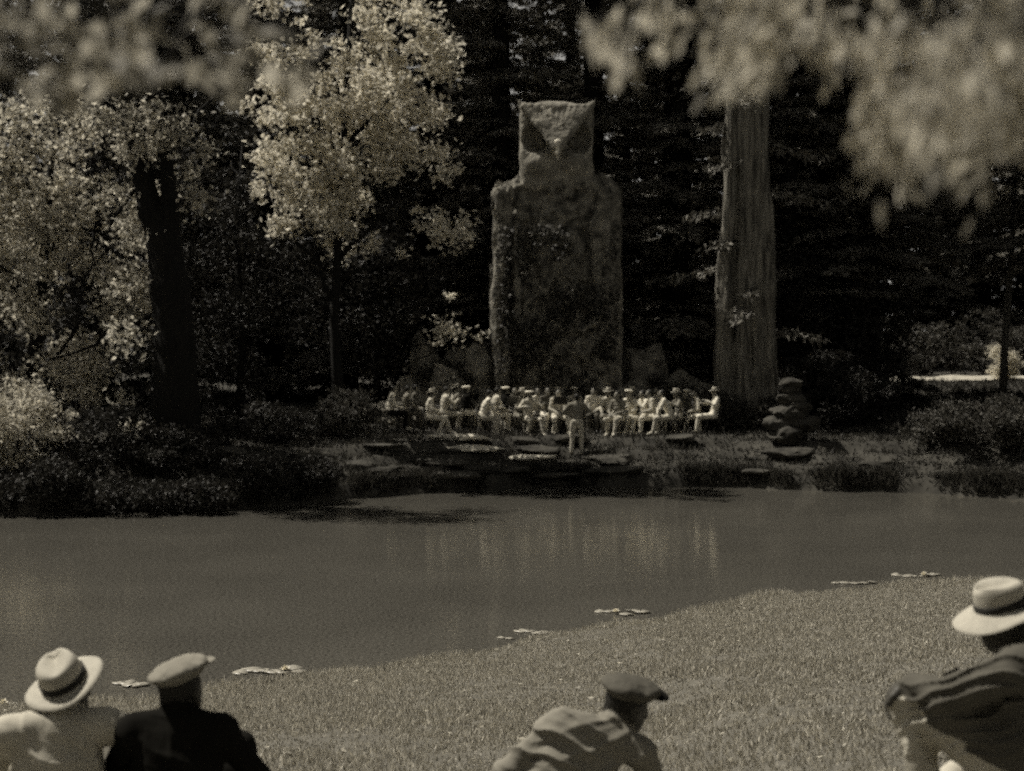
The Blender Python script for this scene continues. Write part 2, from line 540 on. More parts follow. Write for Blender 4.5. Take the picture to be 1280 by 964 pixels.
# ------------------------------------------------------------------ conifers
def conifer_meshes(H, base, rad, nb, dens, seed):
    rs = np.random.default_rng(seed)
    tr = MB()
    tr.tube([(0, 0, -.4), (0, 0, .3), (0, 0, H * .3), (.05, 0, H * .7), (0, 0, H)], [rad * .16, rad * .125, rad * .1, rad * .055, .02], 10, wob=.05)
    C, A, Ls, Ws = [], [], [], []
    for b in range(nb):
        t = (b + rs.random()) / nb
        z = base + (H - base) * t
        L = rad * (1 - t) ** .75 * rs.uniform(.65, 1.1) + .25
        az = rs.random() * 2 * PI
        dirv = np.array([math.cos(az), math.sin(az), 0])
        side = np.array([-dirv[1], dirv[0], 0])
        droop = rs.uniform(.12, .34)
        k = int(dens * L * L * .5 + 14 * L)
        s = rs.random(k) ** .7
        wv = (rs.random(k) - .5) * 2 * (1 - s * .75) * L * .30
        p = dirv * (s * L)[:, None] + side * wv[:, None]
        p[:, 2] += z + .10 * L * s - droop * L * s ** 2 - np.abs(wv) * .22 + rs.normal(size=k) * .04
        C.append(p)
        al = dirv * .7 + side * np.sign(wv)[:, None] * .55 + np.array([0, 0, -.35]) + rs.normal(size=(k, 3)) * .25
        A.append(al)
        Ls.append(rs.uniform(.22, .42, k)); Ws.append(rs.uniform(.07, .14, k))
        n = 3
        pts = [dirv * (q * L * .95) + np.array([0, 0, z + .1 * L * q - droop * L * q * q]) for q in (0, .35, .7, 1)]
        tr.tube([tuple(q) for q in pts], [.012 * L + .012, .01 * L + .008, .008, .004], 4, cap=False)
    C = np.concatenate(C); A = np.concatenate(A)
    nr = np.tile([0, 0, 1.0], (len(C), 1)) + rs.normal(size=(len(C), 3)) * .35
    return tr.mesh('trunk'), leaf_mesh('crown', C, np.concatenate(Ls), np.concatenate(Ws), A, nr)

CON = [conifer_meshes(27, .5, 3.9, 190, 60, 1), conifer_meshes(30, .9, 4.4, 190, 56, 2), conifer_meshes(29, 5.0, 4.2, 150, 56, 3)]
for tm, cm in CON: tm.materials.append(M['bark_dark']); cm.materials.append(M['conifer'])
def conifer(x, y, var, sc, rz, label, group):
    e = empty('conifer_tree', (x, y, ground_z(x, y)), rz)
    e.scale = (sc, sc, sc)
    tag(e, label, 'tree', group)
    link(bpy.data.objects.new('trunk', CON[var][0]), e)
    c = link(bpy.data.objects.new('crown', CON[var][1]), e)
    c['kind'] = 'stuff'
    return e
NEARCON = [(-20, 58, 0, .95), (-16.2, 61, 1, 1), (-12.6, 58, 0, 1.05), (-9.2, 61, 1, .95), (-6.0, 57.5, 0, .9), (-3.0, 60, 1, 1.0), (-.4, 57, 0, 1.0),
           (3.0, 58.5, 1, .95), (5.9, 56, 0, 1.0), (8.6, 60, 1, .95), (9.4, 54.5, 2, .8), (11.3, 57, 0, .92), (12.2, 55, 2, .85), (13.3, 60, 2, 1.0), (19.6, 58, 2, .95), (22.5, 61, 2, 1)]
for i, (x, y, v, s) in enumerate(NEARCON):
    conifer(x, y, v, s, i * 1.37, 'tall dark conifer with drooping boughs in the dense wood behind the owl statue' if v < 2 else
            'tall dark conifer with bare lower trunk between the bank and the sunlit path',
            'conifers close behind the statue' if v < 2 else 'bare-stemmed conifers before the clearing')
for i in range(24):
    x = -38 + i * 3.4 + random.uniform(-.8, .8); y = 86 + (i % 3) * 5 + random.uniform(-1, 1)
    conifer(x, y, i % 2, random.uniform(1.0, 1.25), i * 2.1, 'tall conifer in the far wood beyond the clearing', 'conifers beyond the clearing')
# far wood beyond, plus unseen trees round the lawn added to block sky light
wd = tag(empty('woodland', (0, 110, 3)), 'dense dark far wood, with unseen trees added round the lawn to dim the sky', 'wood', kind='stuff')
WOOD = [(-50 + i * 4.0, 112 + (i % 2) * 5, 1.2) for i in range(26)] + [(-32 + i * 5.5, -12 - (i % 2) * 6, 1.0) for i in range(13)]
WOOD += [(-46 + (i % 4) * 6.5, 46 + (i // 4) * 9 + (i % 2) * 3, 1.0) for i in range(12)] + [(28 + (i % 3) * 7, 48 + (i // 3) * 9 + (i % 2) * 3, 1.0) for i in range(9)]
WOOD += [(-37 - (i % 2) * 5, -8 + i * 6.5, 1.0) for i in range(9)] + [(30 + (i % 2) * 5, -6 + i * 6.5, 1.0) for i in range(8)]
for i, (x, y, sc) in enumerate(WOOD):
    for nm, me in (('trunk', CON[i % 2][0]), ('crown', CON[i % 2][1])):
        o = link(bpy.data.objects.new(nm, me), wd)
        o.location = (x, y - 110, max(ground_z(x, y), 0) - 3.2); o.rotation_euler = (0, 0, i * 1.9); o.scale = (sc, sc, sc); o['kind'] = 'stuff'

# ------------------------------------------------------------------ redwood trunks
def redwood(name, pts, rad, label, mat, seg=36, wob=.07, extra=None):
    e = empty(name, pts[0])
    b = Vector(pts[0])
    mb = MB(); mb.tube([Vector(p) - b for p in pts], rad, seg, wob=wob)
    if extra: extra(mb, b)
    t = mb.build('trunk', mat, e)
    tag(e, label, 'tree')
    return e
yR = 50.0
gzr = ground_z(at(945, yR), yR)
rb = Vector((at(934, yR), yR, gzr))
rw = empty('redwood_tree', rb)
tag(rw, 'huge redwood with furrowed fluted bark rising beside the band', 'tree')
sf = SDF((-1.7, -1.5, -.5), (1.7, 1.5, 26), .055)
PP = [(932, 545, .95), (934, 500, .78), (940, 440, .58), (938, 330, .56), (934, 200, .56), (931, 80, .54), (929, -200, .46), (927, -450, .28)]
for (pa, ya, ra), (pb, yb, rb_) in zip(PP, PP[1:]):
    sf.cap(Vector((at(pa, yR), yR, zat(ya, yR))) - rb, Vector((at(pb, yR), yR, zat(yb, yR))) - rb, ra, rb_, 0, .15)
for px0, px1, r in [(900, 914, .27), (930, 922, .2), (948, 940, .2), (960, 948, .2), (918, 931, .2)]:
    for (ta, tb) in ((0, .35), (.35, 1)):
        pa = Vector((at(px0 + (px1 - px0) * ta, yR), yR - .46 + .06 * ta, zat(530 - 480 * ta, yR))) - rb
        pb = Vector((at(px0 + (px1 - px0) * tb, yR), yR - .46 + .06 * tb, zat(530 - 480 * tb, yR))) - rb
        sf.cap(pa, pb, r * (1.15 - .45 * ta), r * (1.15 - .45 * tb), 0, .14)
sf.warp(lambda P: fbm(P * np.array([4.2, 4.2, .45]), 3, 66) * .15 + fbm(P * np.array([1.2, 1.2, .8]), 2, 67) * .07, band=.25)
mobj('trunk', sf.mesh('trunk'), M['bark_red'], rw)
# sparse boughs sprouting from the trunk
bm_ = MB(); Cb, Ab = [], []
for k in range(16):
    zb = 3.2 + k * .72 + random.uniform(-.2, .2); az = -PI / 2 + random.uniform(-1.7, 1.7); L = random.uniform(.9, 1.9)
    dv = np.array([math.cos(az), math.sin(az), 0]); x_b = at(938 - k * .6, yR) - rb.x
    pts = [np.array([x_b, 0, zb]) + dv * (.55 + q * L) + np.array([0, 0, .05 * q - .5 * q * q * L * .5]) for q in (0, .4, .75, 1)]
    bm_.tube([tuple(p) for p in pts], [.03, .02, .012, .005], 5)
    n_ = int(60 * L); q = RNG.random(n_)[:, None]
    Cb.append(pts[0] + (pts[3] - pts[0]) * q + RNG.normal(size=(n_, 3)) * np.array([.16, .16, .06])); Ab.append(np.tile(dv * .6 + np.array([0, 0, -.5]), (n_, 1)) + RNG.normal(size=(n_, 3)) * .5)
bm_.build('boughs', M['bark_dark'], rw)['kind'] = 'stuff'
Cb = np.concatenate(Cb); Ab = np.concatenate(Ab)
mobj('foliage', leaf_mesh('foliage', Cb, RNG.uniform(.15, .32, len(Cb)), .08, Ab), M['conifer'], rw)['kind'] = 'stuff'
cb, lb = conifer_meshes(16, .3, 4.0, 70, 36, 9)
cr_ = link(bpy.data.objects.new('crown', lb), rw); lb.materials.append(M['conifer']); cr_.location = (at(928, yR) - at(934, yR), 0, 18 - gzr); cr_['kind'] = 'stuff'
for (px, d, r, lab) in [(846, 57.0, .55, 'slender dark redwood trunk between the owl statue and the huge fluted redwood')]:
    x = at(px, d); z0 = ground_z(x, d)
    e = redwood('redwood_tree', [(x, d, z0 - .4), (x, d, z0 + .8), (x - .05, d, z0 + 6), (x + .05, d, z0 + 15), (x, d, z0 + 30)], [r * 1.5, r * 1.1, r * .95, r * .8, r * .2], lab, M['bark_dark'], 32, .05)
    c = link(bpy.data.objects.new('crown', CON[2][1]), e); c.location = (0, 0, 13); c['kind'] = 'stuff'; c.rotation_euler = (0, 0, px)

# slim lit stem on the right
x = at(1254, 60); z0 = ground_z(x, 60)
e = empty('young_tree', (x, 60, z0))
mb = MB(); mb.tube([(0, 0, -.3), (.05, 0, 2), (.28, 0, 5), (.42, 0, 9), (.5, 0, 15)], [.17, .14, .12, .1, .03], 10)
for k in range(10):
    z = 7 + k * .75; a_ = k * 2.4
    mb.tube([(.35 + k * .015, 0, z), (.35 + math.cos(a_) * .8, math.sin(a_) * .8, z + .5), (.35 + math.cos(a_) * 1.7, math.sin(a_) * 1.7, z + .6)], [.04, .025, .008], 5)
mb.build('trunk', M['bark_pale'], e)
C = clumps(in_ell(40, (.45, 0, 11), (1.9, 1.9, 4)), RNG.uniform(.4, .8, 40), 160)
o = mobj('crown', leaf_mesh('crown', C, RNG.uniform(.08, .16, len(C)), .07), M['leaf_mid'], e); o['kind'] = 'stuff'
tag(e, 'slim pale-stemmed young tree standing in front of the sunlit path', 'tree')

# ------------------------------------------------------------------ broadleaf trees on the far shore
# the big dark leaning trunk
yT = 40.2
x0 = at(214, yT); z0 = ground_z(x0, yT)
e = empty('leaning_tree', (x0, yT, z0))
b = Vector((x0, yT, z0))
def pt(px, py, d=yT): return Vector((at(px, d), d, zat(py, d))) - b
sf = SDF((-2.6, -1.3, -.8), (1.6, 1.3, zat(-60, yT) - z0 + .2), .06)
def chain(pts, rad):
    for a_, b_, ra, rb in zip(pts, pts[1:], rad, rad[1:]): sf.cap(a_, b_, ra, rb, 0, .12)
chain([pt(215, 590), pt(217, 560), pt(220, 500), pt(219, 430), pt(214, 360), pt(207, 300)], [.95, .72, .56, .52, .50, .42])
chain([pt(207, 310), pt(190, 265), pt(179, 215), pt(166, 150), pt(152, 60), pt(142, -55)], [.36, .31, .28, .25, .2, .12])
chain([pt(212, 310), pt(215, 265), pt(209, 215), pt(200, 165), pt(190, 90), pt(196, -40)], [.28, .24, .2, .18, .15, .1])
sf.warp(lambda P: fbm(P * np.array([3.5, 3.5, .6]), 3, 88) * .045, band=.2)
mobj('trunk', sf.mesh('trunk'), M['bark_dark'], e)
mb = MB()
for (p, q, r) in [((178, 215), (120, 330), .07), ((190, 280), (118, 300), .06), ((118, 290), (110, 350), .045), ((214, 380), (60, 450), .07), ((166, 150), (80, 90), .08), ((200, 190), (280, 110), .08), ((186, 90), (270, 20), .07)]:
    limb(mb, pt(*p), pt(*q), r, r * .35, 6, -.1, .5, 6)
mb.build('limbs', M['bark_dark'], e)['kind'] = 'stuff'
cen = in_ell(34, pt(120, 10), (2.6, 1.8, 2.2))
C = clumps(cen, RNG.uniform(.6, 1.1, 34), 170)
o = mobj('crown', leaf_mesh('crown', C, RNG.uniform(.1, .2, len(C)), .1), M['leaf_dark'], e); o['kind'] = 'stuff'
tag(e, 'large dark forked tree leaning over the water at the lake edge', 'tree')

# fine-leaved tree at the left
yL = 42.5
x0 = at(30, yL); z0 = ground_z(x0, yL)
e = empty('fine_leaved_tree', (x0, yL, z0)); b = Vector((x0, yL, z0))
def ptl(px, py, d=yL): return Vector((at(px, d), d, zat(py, d))) - b
mb = MB()
mb.tube([ptl(30, 580), ptl(34, 500), ptl(50, 400), ptl(60, 280), ptl(70, 140)], [.26, .2, .16, .12, .05], 10)
for (p, q, r) in [((40, 480), (150, 350), .08), ((48, 410), (-60, 300), .08), ((55, 330), (150, 230), .07), ((60, 280), (-20, 160), .06), ((35, 520), (-80, 420), .07), ((38, 500), (130, 480), .06)]:
    limb(mb, ptl(*p), ptl(max(q[0], -30), q[1]), r, r * .3, 6, .2, .6, 6)
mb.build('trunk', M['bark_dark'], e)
cen = []
lb_ = MB()
while len(cen) < 150:
    px, py = random.uniform(-25, 185), random.uniform(125, 610)
    if py > 420 and px > 120: continue
    if py > 560 and px > 60: continue
    cen.append(ptl(px, py, yL + random.uniform(-1.6, 1.6)))
for px, py in [(150, 150), (170, 190), (235, 215), (150, 240), (250, 250), (160, 290), (190, 140), (230, 160), (255, 190), (160, 420), (165, 540), (155, 360), (150, 500), (200, 175)]:
    cen.append(ptl(px, py, random.uniform(38.5, 39.5)))
    limb(lb_, ptl(95, py + 30, yL), ptl(px, py, 39.2), .03, .008, 4, .1, .5, 5)
lb_.build('boughs', M['bark_dark'], e)['kind'] = 'stuff'
cen = np.array([tuple(c) for c in cen])
C = clumps(cen, RNG.uniform(.35, .8, len(cen)), 360, .8)
o = mobj('crown', leaf_mesh('crown', C, RNG.uniform(.09, .23, len(C)), RNG.uniform(.06, .14, len(C))), M['leaf_mid'], e); o['kind'] = 'stuff'
tag(e, 'fine-leaved bushy tree reaching down to the water beside the dark leaning trunk', 'tree')

# white-blossomed tree
yD = 46.0
x0 = at(425, yD); z0 = ground_z(x0, yD)
e = empty('blossoming_tree', (x0, yD, z0)); b = Vector((x0, yD, z0))
def ptd(px, py, d=yD): return Vector((at(px, d), d, zat(py, d))) - b
mb = MB()
mb.tube([ptd(425, 560), ptd(423, 500), ptd(418, 400), ptd(424, 280), ptd(432, 150), ptd(440, 0)], [.26, .17, .14, .12, .09, .05], 10)
DL = [((420, 380), (340, 250), .09), ((421, 330), (520, 230), .09), ((424, 280), (350, 110), .08), ((430, 190), (530, 90), .08), ((432, 150), (380, 20), .06), ((420, 350), (560, 320), .06), ((418, 390), (300, 330), .06)]
for (p, q, r) in DL: limb(mb, ptd(*p), ptd(*q), r, r * .25, 6, .2, .5, 6)
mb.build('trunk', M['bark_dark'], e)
def blob(poly, n, y0, y1):
    out = []
    while len(out) < n:
        (ax, ay, bx, by) = random.choice(poly)
        px, py = random.uniform(ax, bx), random.uniform(ay, by)
        out.append(tuple(ptd(px, py, random.uniform(y0, y1))))
    return np.array(out)
cen = np.concatenate([blob([(330, -60, 540, 60), (320, 40, 550, 130), (300, 60, 470, 190), (330, 130, 560, 200), (320, 170, 450, 250), (345, 215, 440, 285), (480, 60, 560, 220)], 165, 44.3, 47.3),
                      blob([(400, 260, 470, 320), (480, 280, 600, 340), (520, 200, 600, 290), (560, 330, 610, 430)], 16, 44.3, 47)])
C = clumps(cen, RNG.uniform(.22, .72, len(cen)), 330, .75)
nr = np.tile([0, 0, 1.0], (len(C), 1)) + RNG.normal(size=(len(C), 3)) * .8
o = mobj('crown', leaf_mesh('crown', C, RNG.uniform(.11, .24, len(C)), RNG.uniform(.08, .16, len(C)), None, nr), M['leaf_bright'], e); o['kind'] = 'stuff'
tag(e, 'sunlit pale-leaved tree with layered bright leaf clusters beside the owl statue', 'tree')

# dim leafy tree behind, filling the shade below the crown
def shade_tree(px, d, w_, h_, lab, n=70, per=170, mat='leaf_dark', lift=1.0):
    x = at(px, d); z = ground_z(x, d)
    e = empty('understorey_tree', (x, d, z))
    mb = MB(); mb.tube([(0, 0, -.3), (.05, 0, h_ * .3), (-.1, .1, h_ * .65), (.1, 0, h_ * .95)], [.16, .12, .08, .03], 8)
    for k in range(7):
        a_ = k * 2.4; zz = h_ * (.25 + .09 * k)
        limb(mb, (0, 0, zz), (math.cos(a_) * w_ * .7, math.sin(a_) * w_ * .5, zz + h_ * .12), .05, .012, 4, 0, .5, 5)
    mb.build('trunk', M['bark_dark'], e)
    cen = in_ell(n, (0, 0, h_ * .55 + lift * .2), (w_, w_ * .7, h_ * .46))
    C = clumps(cen, RNG.uniform(.5, 1.0, n), per)
    o = mobj('crown', leaf_mesh('crown', C, RNG.uniform(.1, .2, len(C)), .09), M[mat], e); o['kind'] = 'stuff'
    tag(e, lab, 'tree')
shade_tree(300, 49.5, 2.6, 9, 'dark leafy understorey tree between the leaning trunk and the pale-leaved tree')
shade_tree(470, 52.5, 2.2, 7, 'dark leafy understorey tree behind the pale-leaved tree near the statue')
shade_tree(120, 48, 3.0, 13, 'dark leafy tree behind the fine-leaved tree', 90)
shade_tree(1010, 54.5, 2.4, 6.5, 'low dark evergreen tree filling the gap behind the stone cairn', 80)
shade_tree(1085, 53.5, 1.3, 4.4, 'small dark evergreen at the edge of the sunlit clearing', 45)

# ------------------------------------------------------------------ shrubs
def shrub(px, d, w_, h_, n, mat, lab, leaf=(.06, .14), group=None, per=330, depth=.8, cat='shrub', y_off=0):
    x = at(px, d); z = ground_z(x, d)
    if z < .02: z = .02
    e = empty('shrub', (x, d, z))
    mb = MB()
    for k in range(7):
        a_ = k * 2 * PI / 7 + .3
        mb.tube([(0, 0, -.15), (math.cos(a_) * w_ * .25, math.sin(a_) * w_ * .2, h_ * .35), (math.cos(a_) * w_ * .6, math.sin(a_) * w_ * .45, h_ * .75)], [.025, .018, .006], 5)
    mb.build('stem', M['bark_dark'], e)
    cen = in_ell(n, (0, 0, h_ * .5), (w_, w_ * depth, h_ * .5), .3)
    C = clumps(cen, RNG.uniform(.2, .42, n), per * 3)
    C[:, 2] = np.maximum(C[:, 2], .0)
    o = mobj('foliage', leaf_mesh('foliage', C, RNG.uniform(leaf[0], leaf[1], len(C)), RNG.uniform(leaf[0], leaf[1], len(C)) * .6), M[mat], e); o['kind'] = 'stuff'
    tag(e, lab, cat, group)
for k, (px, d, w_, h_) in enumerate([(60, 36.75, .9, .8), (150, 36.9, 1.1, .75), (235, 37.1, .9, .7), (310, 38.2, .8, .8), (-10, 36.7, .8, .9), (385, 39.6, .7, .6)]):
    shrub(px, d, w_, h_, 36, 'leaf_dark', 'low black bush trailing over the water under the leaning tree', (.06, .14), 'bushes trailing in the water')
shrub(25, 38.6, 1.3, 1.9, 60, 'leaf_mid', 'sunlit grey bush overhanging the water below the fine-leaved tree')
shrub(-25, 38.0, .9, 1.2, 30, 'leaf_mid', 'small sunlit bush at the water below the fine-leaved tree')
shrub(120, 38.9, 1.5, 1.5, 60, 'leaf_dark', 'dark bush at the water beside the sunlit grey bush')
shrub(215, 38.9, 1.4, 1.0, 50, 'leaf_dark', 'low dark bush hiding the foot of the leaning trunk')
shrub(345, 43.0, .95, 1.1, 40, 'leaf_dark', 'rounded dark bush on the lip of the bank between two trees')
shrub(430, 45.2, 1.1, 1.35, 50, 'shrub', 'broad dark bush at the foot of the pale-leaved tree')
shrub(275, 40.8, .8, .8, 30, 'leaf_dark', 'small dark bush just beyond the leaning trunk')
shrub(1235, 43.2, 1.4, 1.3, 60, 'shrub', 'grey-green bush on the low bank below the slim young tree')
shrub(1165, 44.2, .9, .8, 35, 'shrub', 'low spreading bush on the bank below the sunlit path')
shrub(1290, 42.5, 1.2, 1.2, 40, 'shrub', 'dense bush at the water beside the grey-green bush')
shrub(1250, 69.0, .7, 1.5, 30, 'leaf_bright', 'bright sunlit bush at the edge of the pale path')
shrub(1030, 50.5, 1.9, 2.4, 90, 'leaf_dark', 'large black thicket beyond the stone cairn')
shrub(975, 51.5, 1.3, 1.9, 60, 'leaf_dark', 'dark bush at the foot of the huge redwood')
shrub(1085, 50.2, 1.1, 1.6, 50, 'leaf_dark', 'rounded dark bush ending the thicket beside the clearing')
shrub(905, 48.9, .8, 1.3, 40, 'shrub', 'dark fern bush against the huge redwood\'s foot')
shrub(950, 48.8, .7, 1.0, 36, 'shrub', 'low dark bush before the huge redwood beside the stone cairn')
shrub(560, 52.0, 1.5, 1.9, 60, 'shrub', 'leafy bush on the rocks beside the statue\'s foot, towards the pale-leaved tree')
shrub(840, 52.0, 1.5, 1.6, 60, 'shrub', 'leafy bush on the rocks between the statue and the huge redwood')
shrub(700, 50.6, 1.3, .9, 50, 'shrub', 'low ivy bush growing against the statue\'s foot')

for k, px in enumerate(range(1040, 1320, 38)):
    shrub(px, 74.5 + (k % 2) * 1.5, 1.5, 2.2 + .5 * (k % 3), 34, 'shrub', 'dark undergrowth bush in the wood behind the sunlit path', (.1, .22), 'undergrowth behind the path', 160)
for k, px in enumerate(range(440, 1000, 62)):
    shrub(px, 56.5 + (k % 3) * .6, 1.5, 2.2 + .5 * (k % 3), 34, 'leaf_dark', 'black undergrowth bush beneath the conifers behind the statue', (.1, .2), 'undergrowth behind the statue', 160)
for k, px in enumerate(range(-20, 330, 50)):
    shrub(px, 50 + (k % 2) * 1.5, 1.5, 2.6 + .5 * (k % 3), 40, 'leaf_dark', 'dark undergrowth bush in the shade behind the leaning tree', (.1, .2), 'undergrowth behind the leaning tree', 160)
# ------------------------------------------------------------------ low plants and grass
def blades(name, X, Y, hmin, hmax, wd, mat, lab, n_per, spread, cat):
    n = len(X)
    X = np.repeat(X, n_per) + RNG.normal(size=n * n_per) * spread
    Y = np.repeat(Y, n_per) + RNG.normal(size=n * n_per) * spread
    Z = height(X, Y)
    k = Z > .02
    X, Y, Z = X[k], Y[k], Z[k]
    m = len(X)
    A = np.stack([RNG.normal(size=m) * .45, RNG.normal(size=m) * .45, np.ones(m)], 1)
    pat = np.clip(1. + .4 * fbm(np.stack([X, Y, X * 0], 1) * .8, 3, 31), .65, 1.5)
    me = leaf_mesh(name, np.stack([X, Y, Z - .01], 1), RNG.uniform(hmin, hmax, m) * pat, wd * RNG.uniform(.6, 1.4, m), A)
    return tag(mobj(name, me, M[mat]), lab, cat, kind='stuff')
n = 80000
t = RNG.random(n)
gy_ = 4.0 + (27 - 4.0) * t ** .75
gx_ = (RNG.random(n) - .5) * 2 * (2.5 + gy_ * .36)
k = gy_ < near_shore(gx_) - .05
blades('grass', gx_[k], gy_[k], .02, .065, .012, 'grass', 'short sunlit grass covering the near bank', 7, .05, 'grass')
n = 500
lx_ = RNG.uniform(-6, 8, n); ly_ = RNG.uniform(5, 25, n); kk = ly_ < near_shore(lx_) - .2; lx_, ly_ = lx_[kk], ly_[kk]
me = leaf_mesh('fallen_leaves', np.stack([lx_, ly_, height(lx_, ly_) + .035], 1), RNG.uniform(.03, .07, len(lx_)), .035, np.stack([RNG.normal(size=len(lx_)), RNG.normal(size=len(lx_)), RNG.normal(size=len(lx_)) * .2], 1), np.tile([0, 0, 1.], (len(lx_), 1)) + RNG.normal(size=(len(lx_), 3)) * .3)
tag(mobj('fallen_leaves', me, M['leaf_mid']), 'fallen leaves scattered on the near grass', 'leaves', kind='stuff')
n = 2600
gy2 = near_shore(np.linspace(-7, 9, n)) - RNG.random(n) ** 2 * .8
blades('tall_grass', np.linspace(-7, 9, n), gy2, .05, .14, .012, 'grass', 'longer grass fringing the near water edge', 6, .05, 'grass')
n = 9000
gx2 = (RNG.random(n) - .5) * 34
gx2 = gx2[(fbm(np.stack([gx2 * .7, gx2 * 0, gx2 * 0], 1), 2, 91) > -.3)]; n = len(gx2); gy2 = far_shore(gx2) - .03 + RNG.random(n) ** 2 * .5
blades('sedge', gx2, gy2, .12, .40, .03, 'bank_plants', 'dark sedge hanging over the lip of the far bank', 5, .08, 'grass')
n = 6000
gx2 = 10 + RNG.random(n) * 18; gy2 = 48 + RNG.random(n) * 19
blades('weeds', gx2, gy2, .08, .3, .05, 'bank_plants', 'rough weeds on the slope before the sunlit path', 4, .15, 'weeds')
n = 14000
gx2 = (RNG.random(n) - .5) * 36; gy2 = far_shore(gx2) + .2 + RNG.random(n) ** 1.6 * 14
blades('ground_cover', gx2, gy2, .05, .22, .04, 'bank_plants', 'low weeds and leaf litter on the far bank', 4, .12, 'ground cover')

# ------------------------------------------------------------------ rocks
def rock_mesh(name, size, seed, sub=3, rough=.28, cut=.55):
    bm = bmesh.new(); bmesh.ops.create_icosphere(bm, subdivisions=sub, radius=1)
    P = np.array([v.co[:] for v in bm.verts])
    d = 1 + rough * fbm(P * 1.5 + seed * 3.1, 4, seed)
    q = P * d[:, None]
    rs = np.random.default_rng(seed + 900)
    for _ in range(16):
        n = rs.normal(size=3); n /= np.linalg.norm(n)
        h_ = rs.uniform(cut, .92)
        ov = np.maximum(q @ n - h_, 0)
        q = q - ov[:, None] * n
    q = q * (1 + .06 * fbm(P * 4 + seed, 3, seed + 5)[:, None]) * 1.12
    for v, p in zip(bm.verts, q): v.co = Vector(p * np.array(size))
    me = bpy.data.meshes.new(name); bm.to_mesh(me); bm.free()
    me.polygons.foreach_set('use_smooth', [False] * len(me.polygons))
    return me
def rock(name, px, d, z, size, seed, mat, lab, group=None, parent=None, loc=None, tilt=0, cut=.55):
    o = mobj(name, rock_mesh(name, size, seed, cut=cut), M[mat], parent)
    o.location = loc if loc else (at(px, d), d, z if z is not None else ground_z(at(px, d), d) + size[2] * .45)
    o.rotation_euler = (tilt, 0, seed * .9 if size[0] < size[1] * 1.6 else random.uniform(-.15, .15))
    if lab: tag(o, lab, 'rock', group)
    return o
# flat ledges stepping down to the water
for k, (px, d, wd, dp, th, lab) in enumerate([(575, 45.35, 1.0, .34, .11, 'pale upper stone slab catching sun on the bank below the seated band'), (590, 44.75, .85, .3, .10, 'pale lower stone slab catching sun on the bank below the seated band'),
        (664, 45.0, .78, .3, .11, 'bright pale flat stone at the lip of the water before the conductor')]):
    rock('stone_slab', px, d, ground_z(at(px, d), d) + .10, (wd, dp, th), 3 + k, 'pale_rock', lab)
rl = random.Random(5)
sd_ = 200
for u, zr in ((.22, .06), (.85, .05), (1.6, .06), (2.4, .05)):
    x = -7.5 + rl.random()
    while x < 14:
        wd = rl.uniform(.45, 1.0)
        if rl.random() < (.72 if x < 3.5 else .42):
            y = float(far_shore(x)) + u + rl.uniform(-.15, .15)
            sd_ += 1
            rock('stone_slab', 0, 0, 0, (wd, rl.uniform(.25, .5), rl.uniform(.09, .17)), sd_, 'rock', 'dark rough ledge stone in the layered bank above the water', 'ledge stones of the far bank', None, (x, y, ground_z(x, y) + zr), tilt=rl.uniform(-.1, .1))
        x += wd * 2 + rl.uniform(-.1, .25)
for k, px in enumerate([455, 510, 560, 610, 650, 690, 735, 780, 830, 885, 960, 1060, 390, 330]):
    d0 = 44.0
    for _ in range(6): d0 = float(far_shore(at(px, d0))) + .05
    s = random.uniform(.2, .45)
    rock('shore_rock', px, d0 + .12, .02, (s * 1.2, s * .7, s * .6), 40 + k, 'rock', 'rough dark boulder at the foot of the far bank in the water', 'boulders along the far waterline')
# rockery at the statue's foot
ROCKERY = [(492, 51.2, 1.0, .7, .8), (520, 51.8, .8, .7, 1.5), (533, 52.6, .7, .6, 2.6), (556, 51.7, .8, .6, 1.7), (578, 52.6, .8, .6, 2.3), (600, 52.0, .8, .6, 2.5), (612, 50.7, .7, .5, 1.2), (645, 49.9, .8, .5, .9), (690, 49.8, .8, .5, .8), (735, 49.9, .9, .5, .9),
           (776, 50.9, .8, .6, 1.4), (790, 52.2, .8, .6, 2.4), (812, 52.4, .7, .6, 2.3), (832, 51.9, .7, .6, 1.6), (855, 52.2, .8, .6, 1.9), (880, 51.8, .8, .6, 1.4), (470, 50.8, .6, .5, .6), (815, 50.8, .7, .5, 1.0), (570, 50.8, .8, .5, 1.0), (540, 50.9, .7, .5, .8), (850, 50.9, .7, .5, .8)]
for k, (px, d, a_, b_, c_) in enumerate(ROCKERY):
    rock('boulder', px, d, ground_z(at(px, d), d) + c_ * .30, (a_ * 1.25, b_ * 1.2, c_ * .72), 80 + k, 'mossy_rock', 'tall jagged mossy boulder flanking the foot of the owl statue' if c_ > 1.3 else 'low jagged mossy boulder at the foot of the rocks round the statue',
         'tall boulders beside the statue' if c_ > 1.3 else 'low boulders round the statue')

# cairn of stacked stones on the right
yC = 45.9
xc = at(988, yC); zc = ground_z(xc, yC)
ce = empty('stone_cairn', (xc, yC, zc))
zz = -.1
for k, (sx, sy, sz, ox) in enumerate([(.72, .5, .30, -.05), (.5, .45, .26, -.32), (.5, .45, .28, .28), (.62, .5, .26, .02), (.5, .42, .17, .2), (.4, .36, .24, 0), (.34, .32, .16, -.03), (.36, .34, .17, .0)]):
    zpos = [.2, .5, .5, .8, 1.02, 1.22, 1.48, 1.66][k]
    o = rock('stone', 0, 0, 0, (sx, sy, sz), 120 + k, 'rock', None, None, ce, (ox, 0, zpos), cut=.76)
tag(ce, 'rough cairn of stacked rounded stones on the far bank', 'cairn')

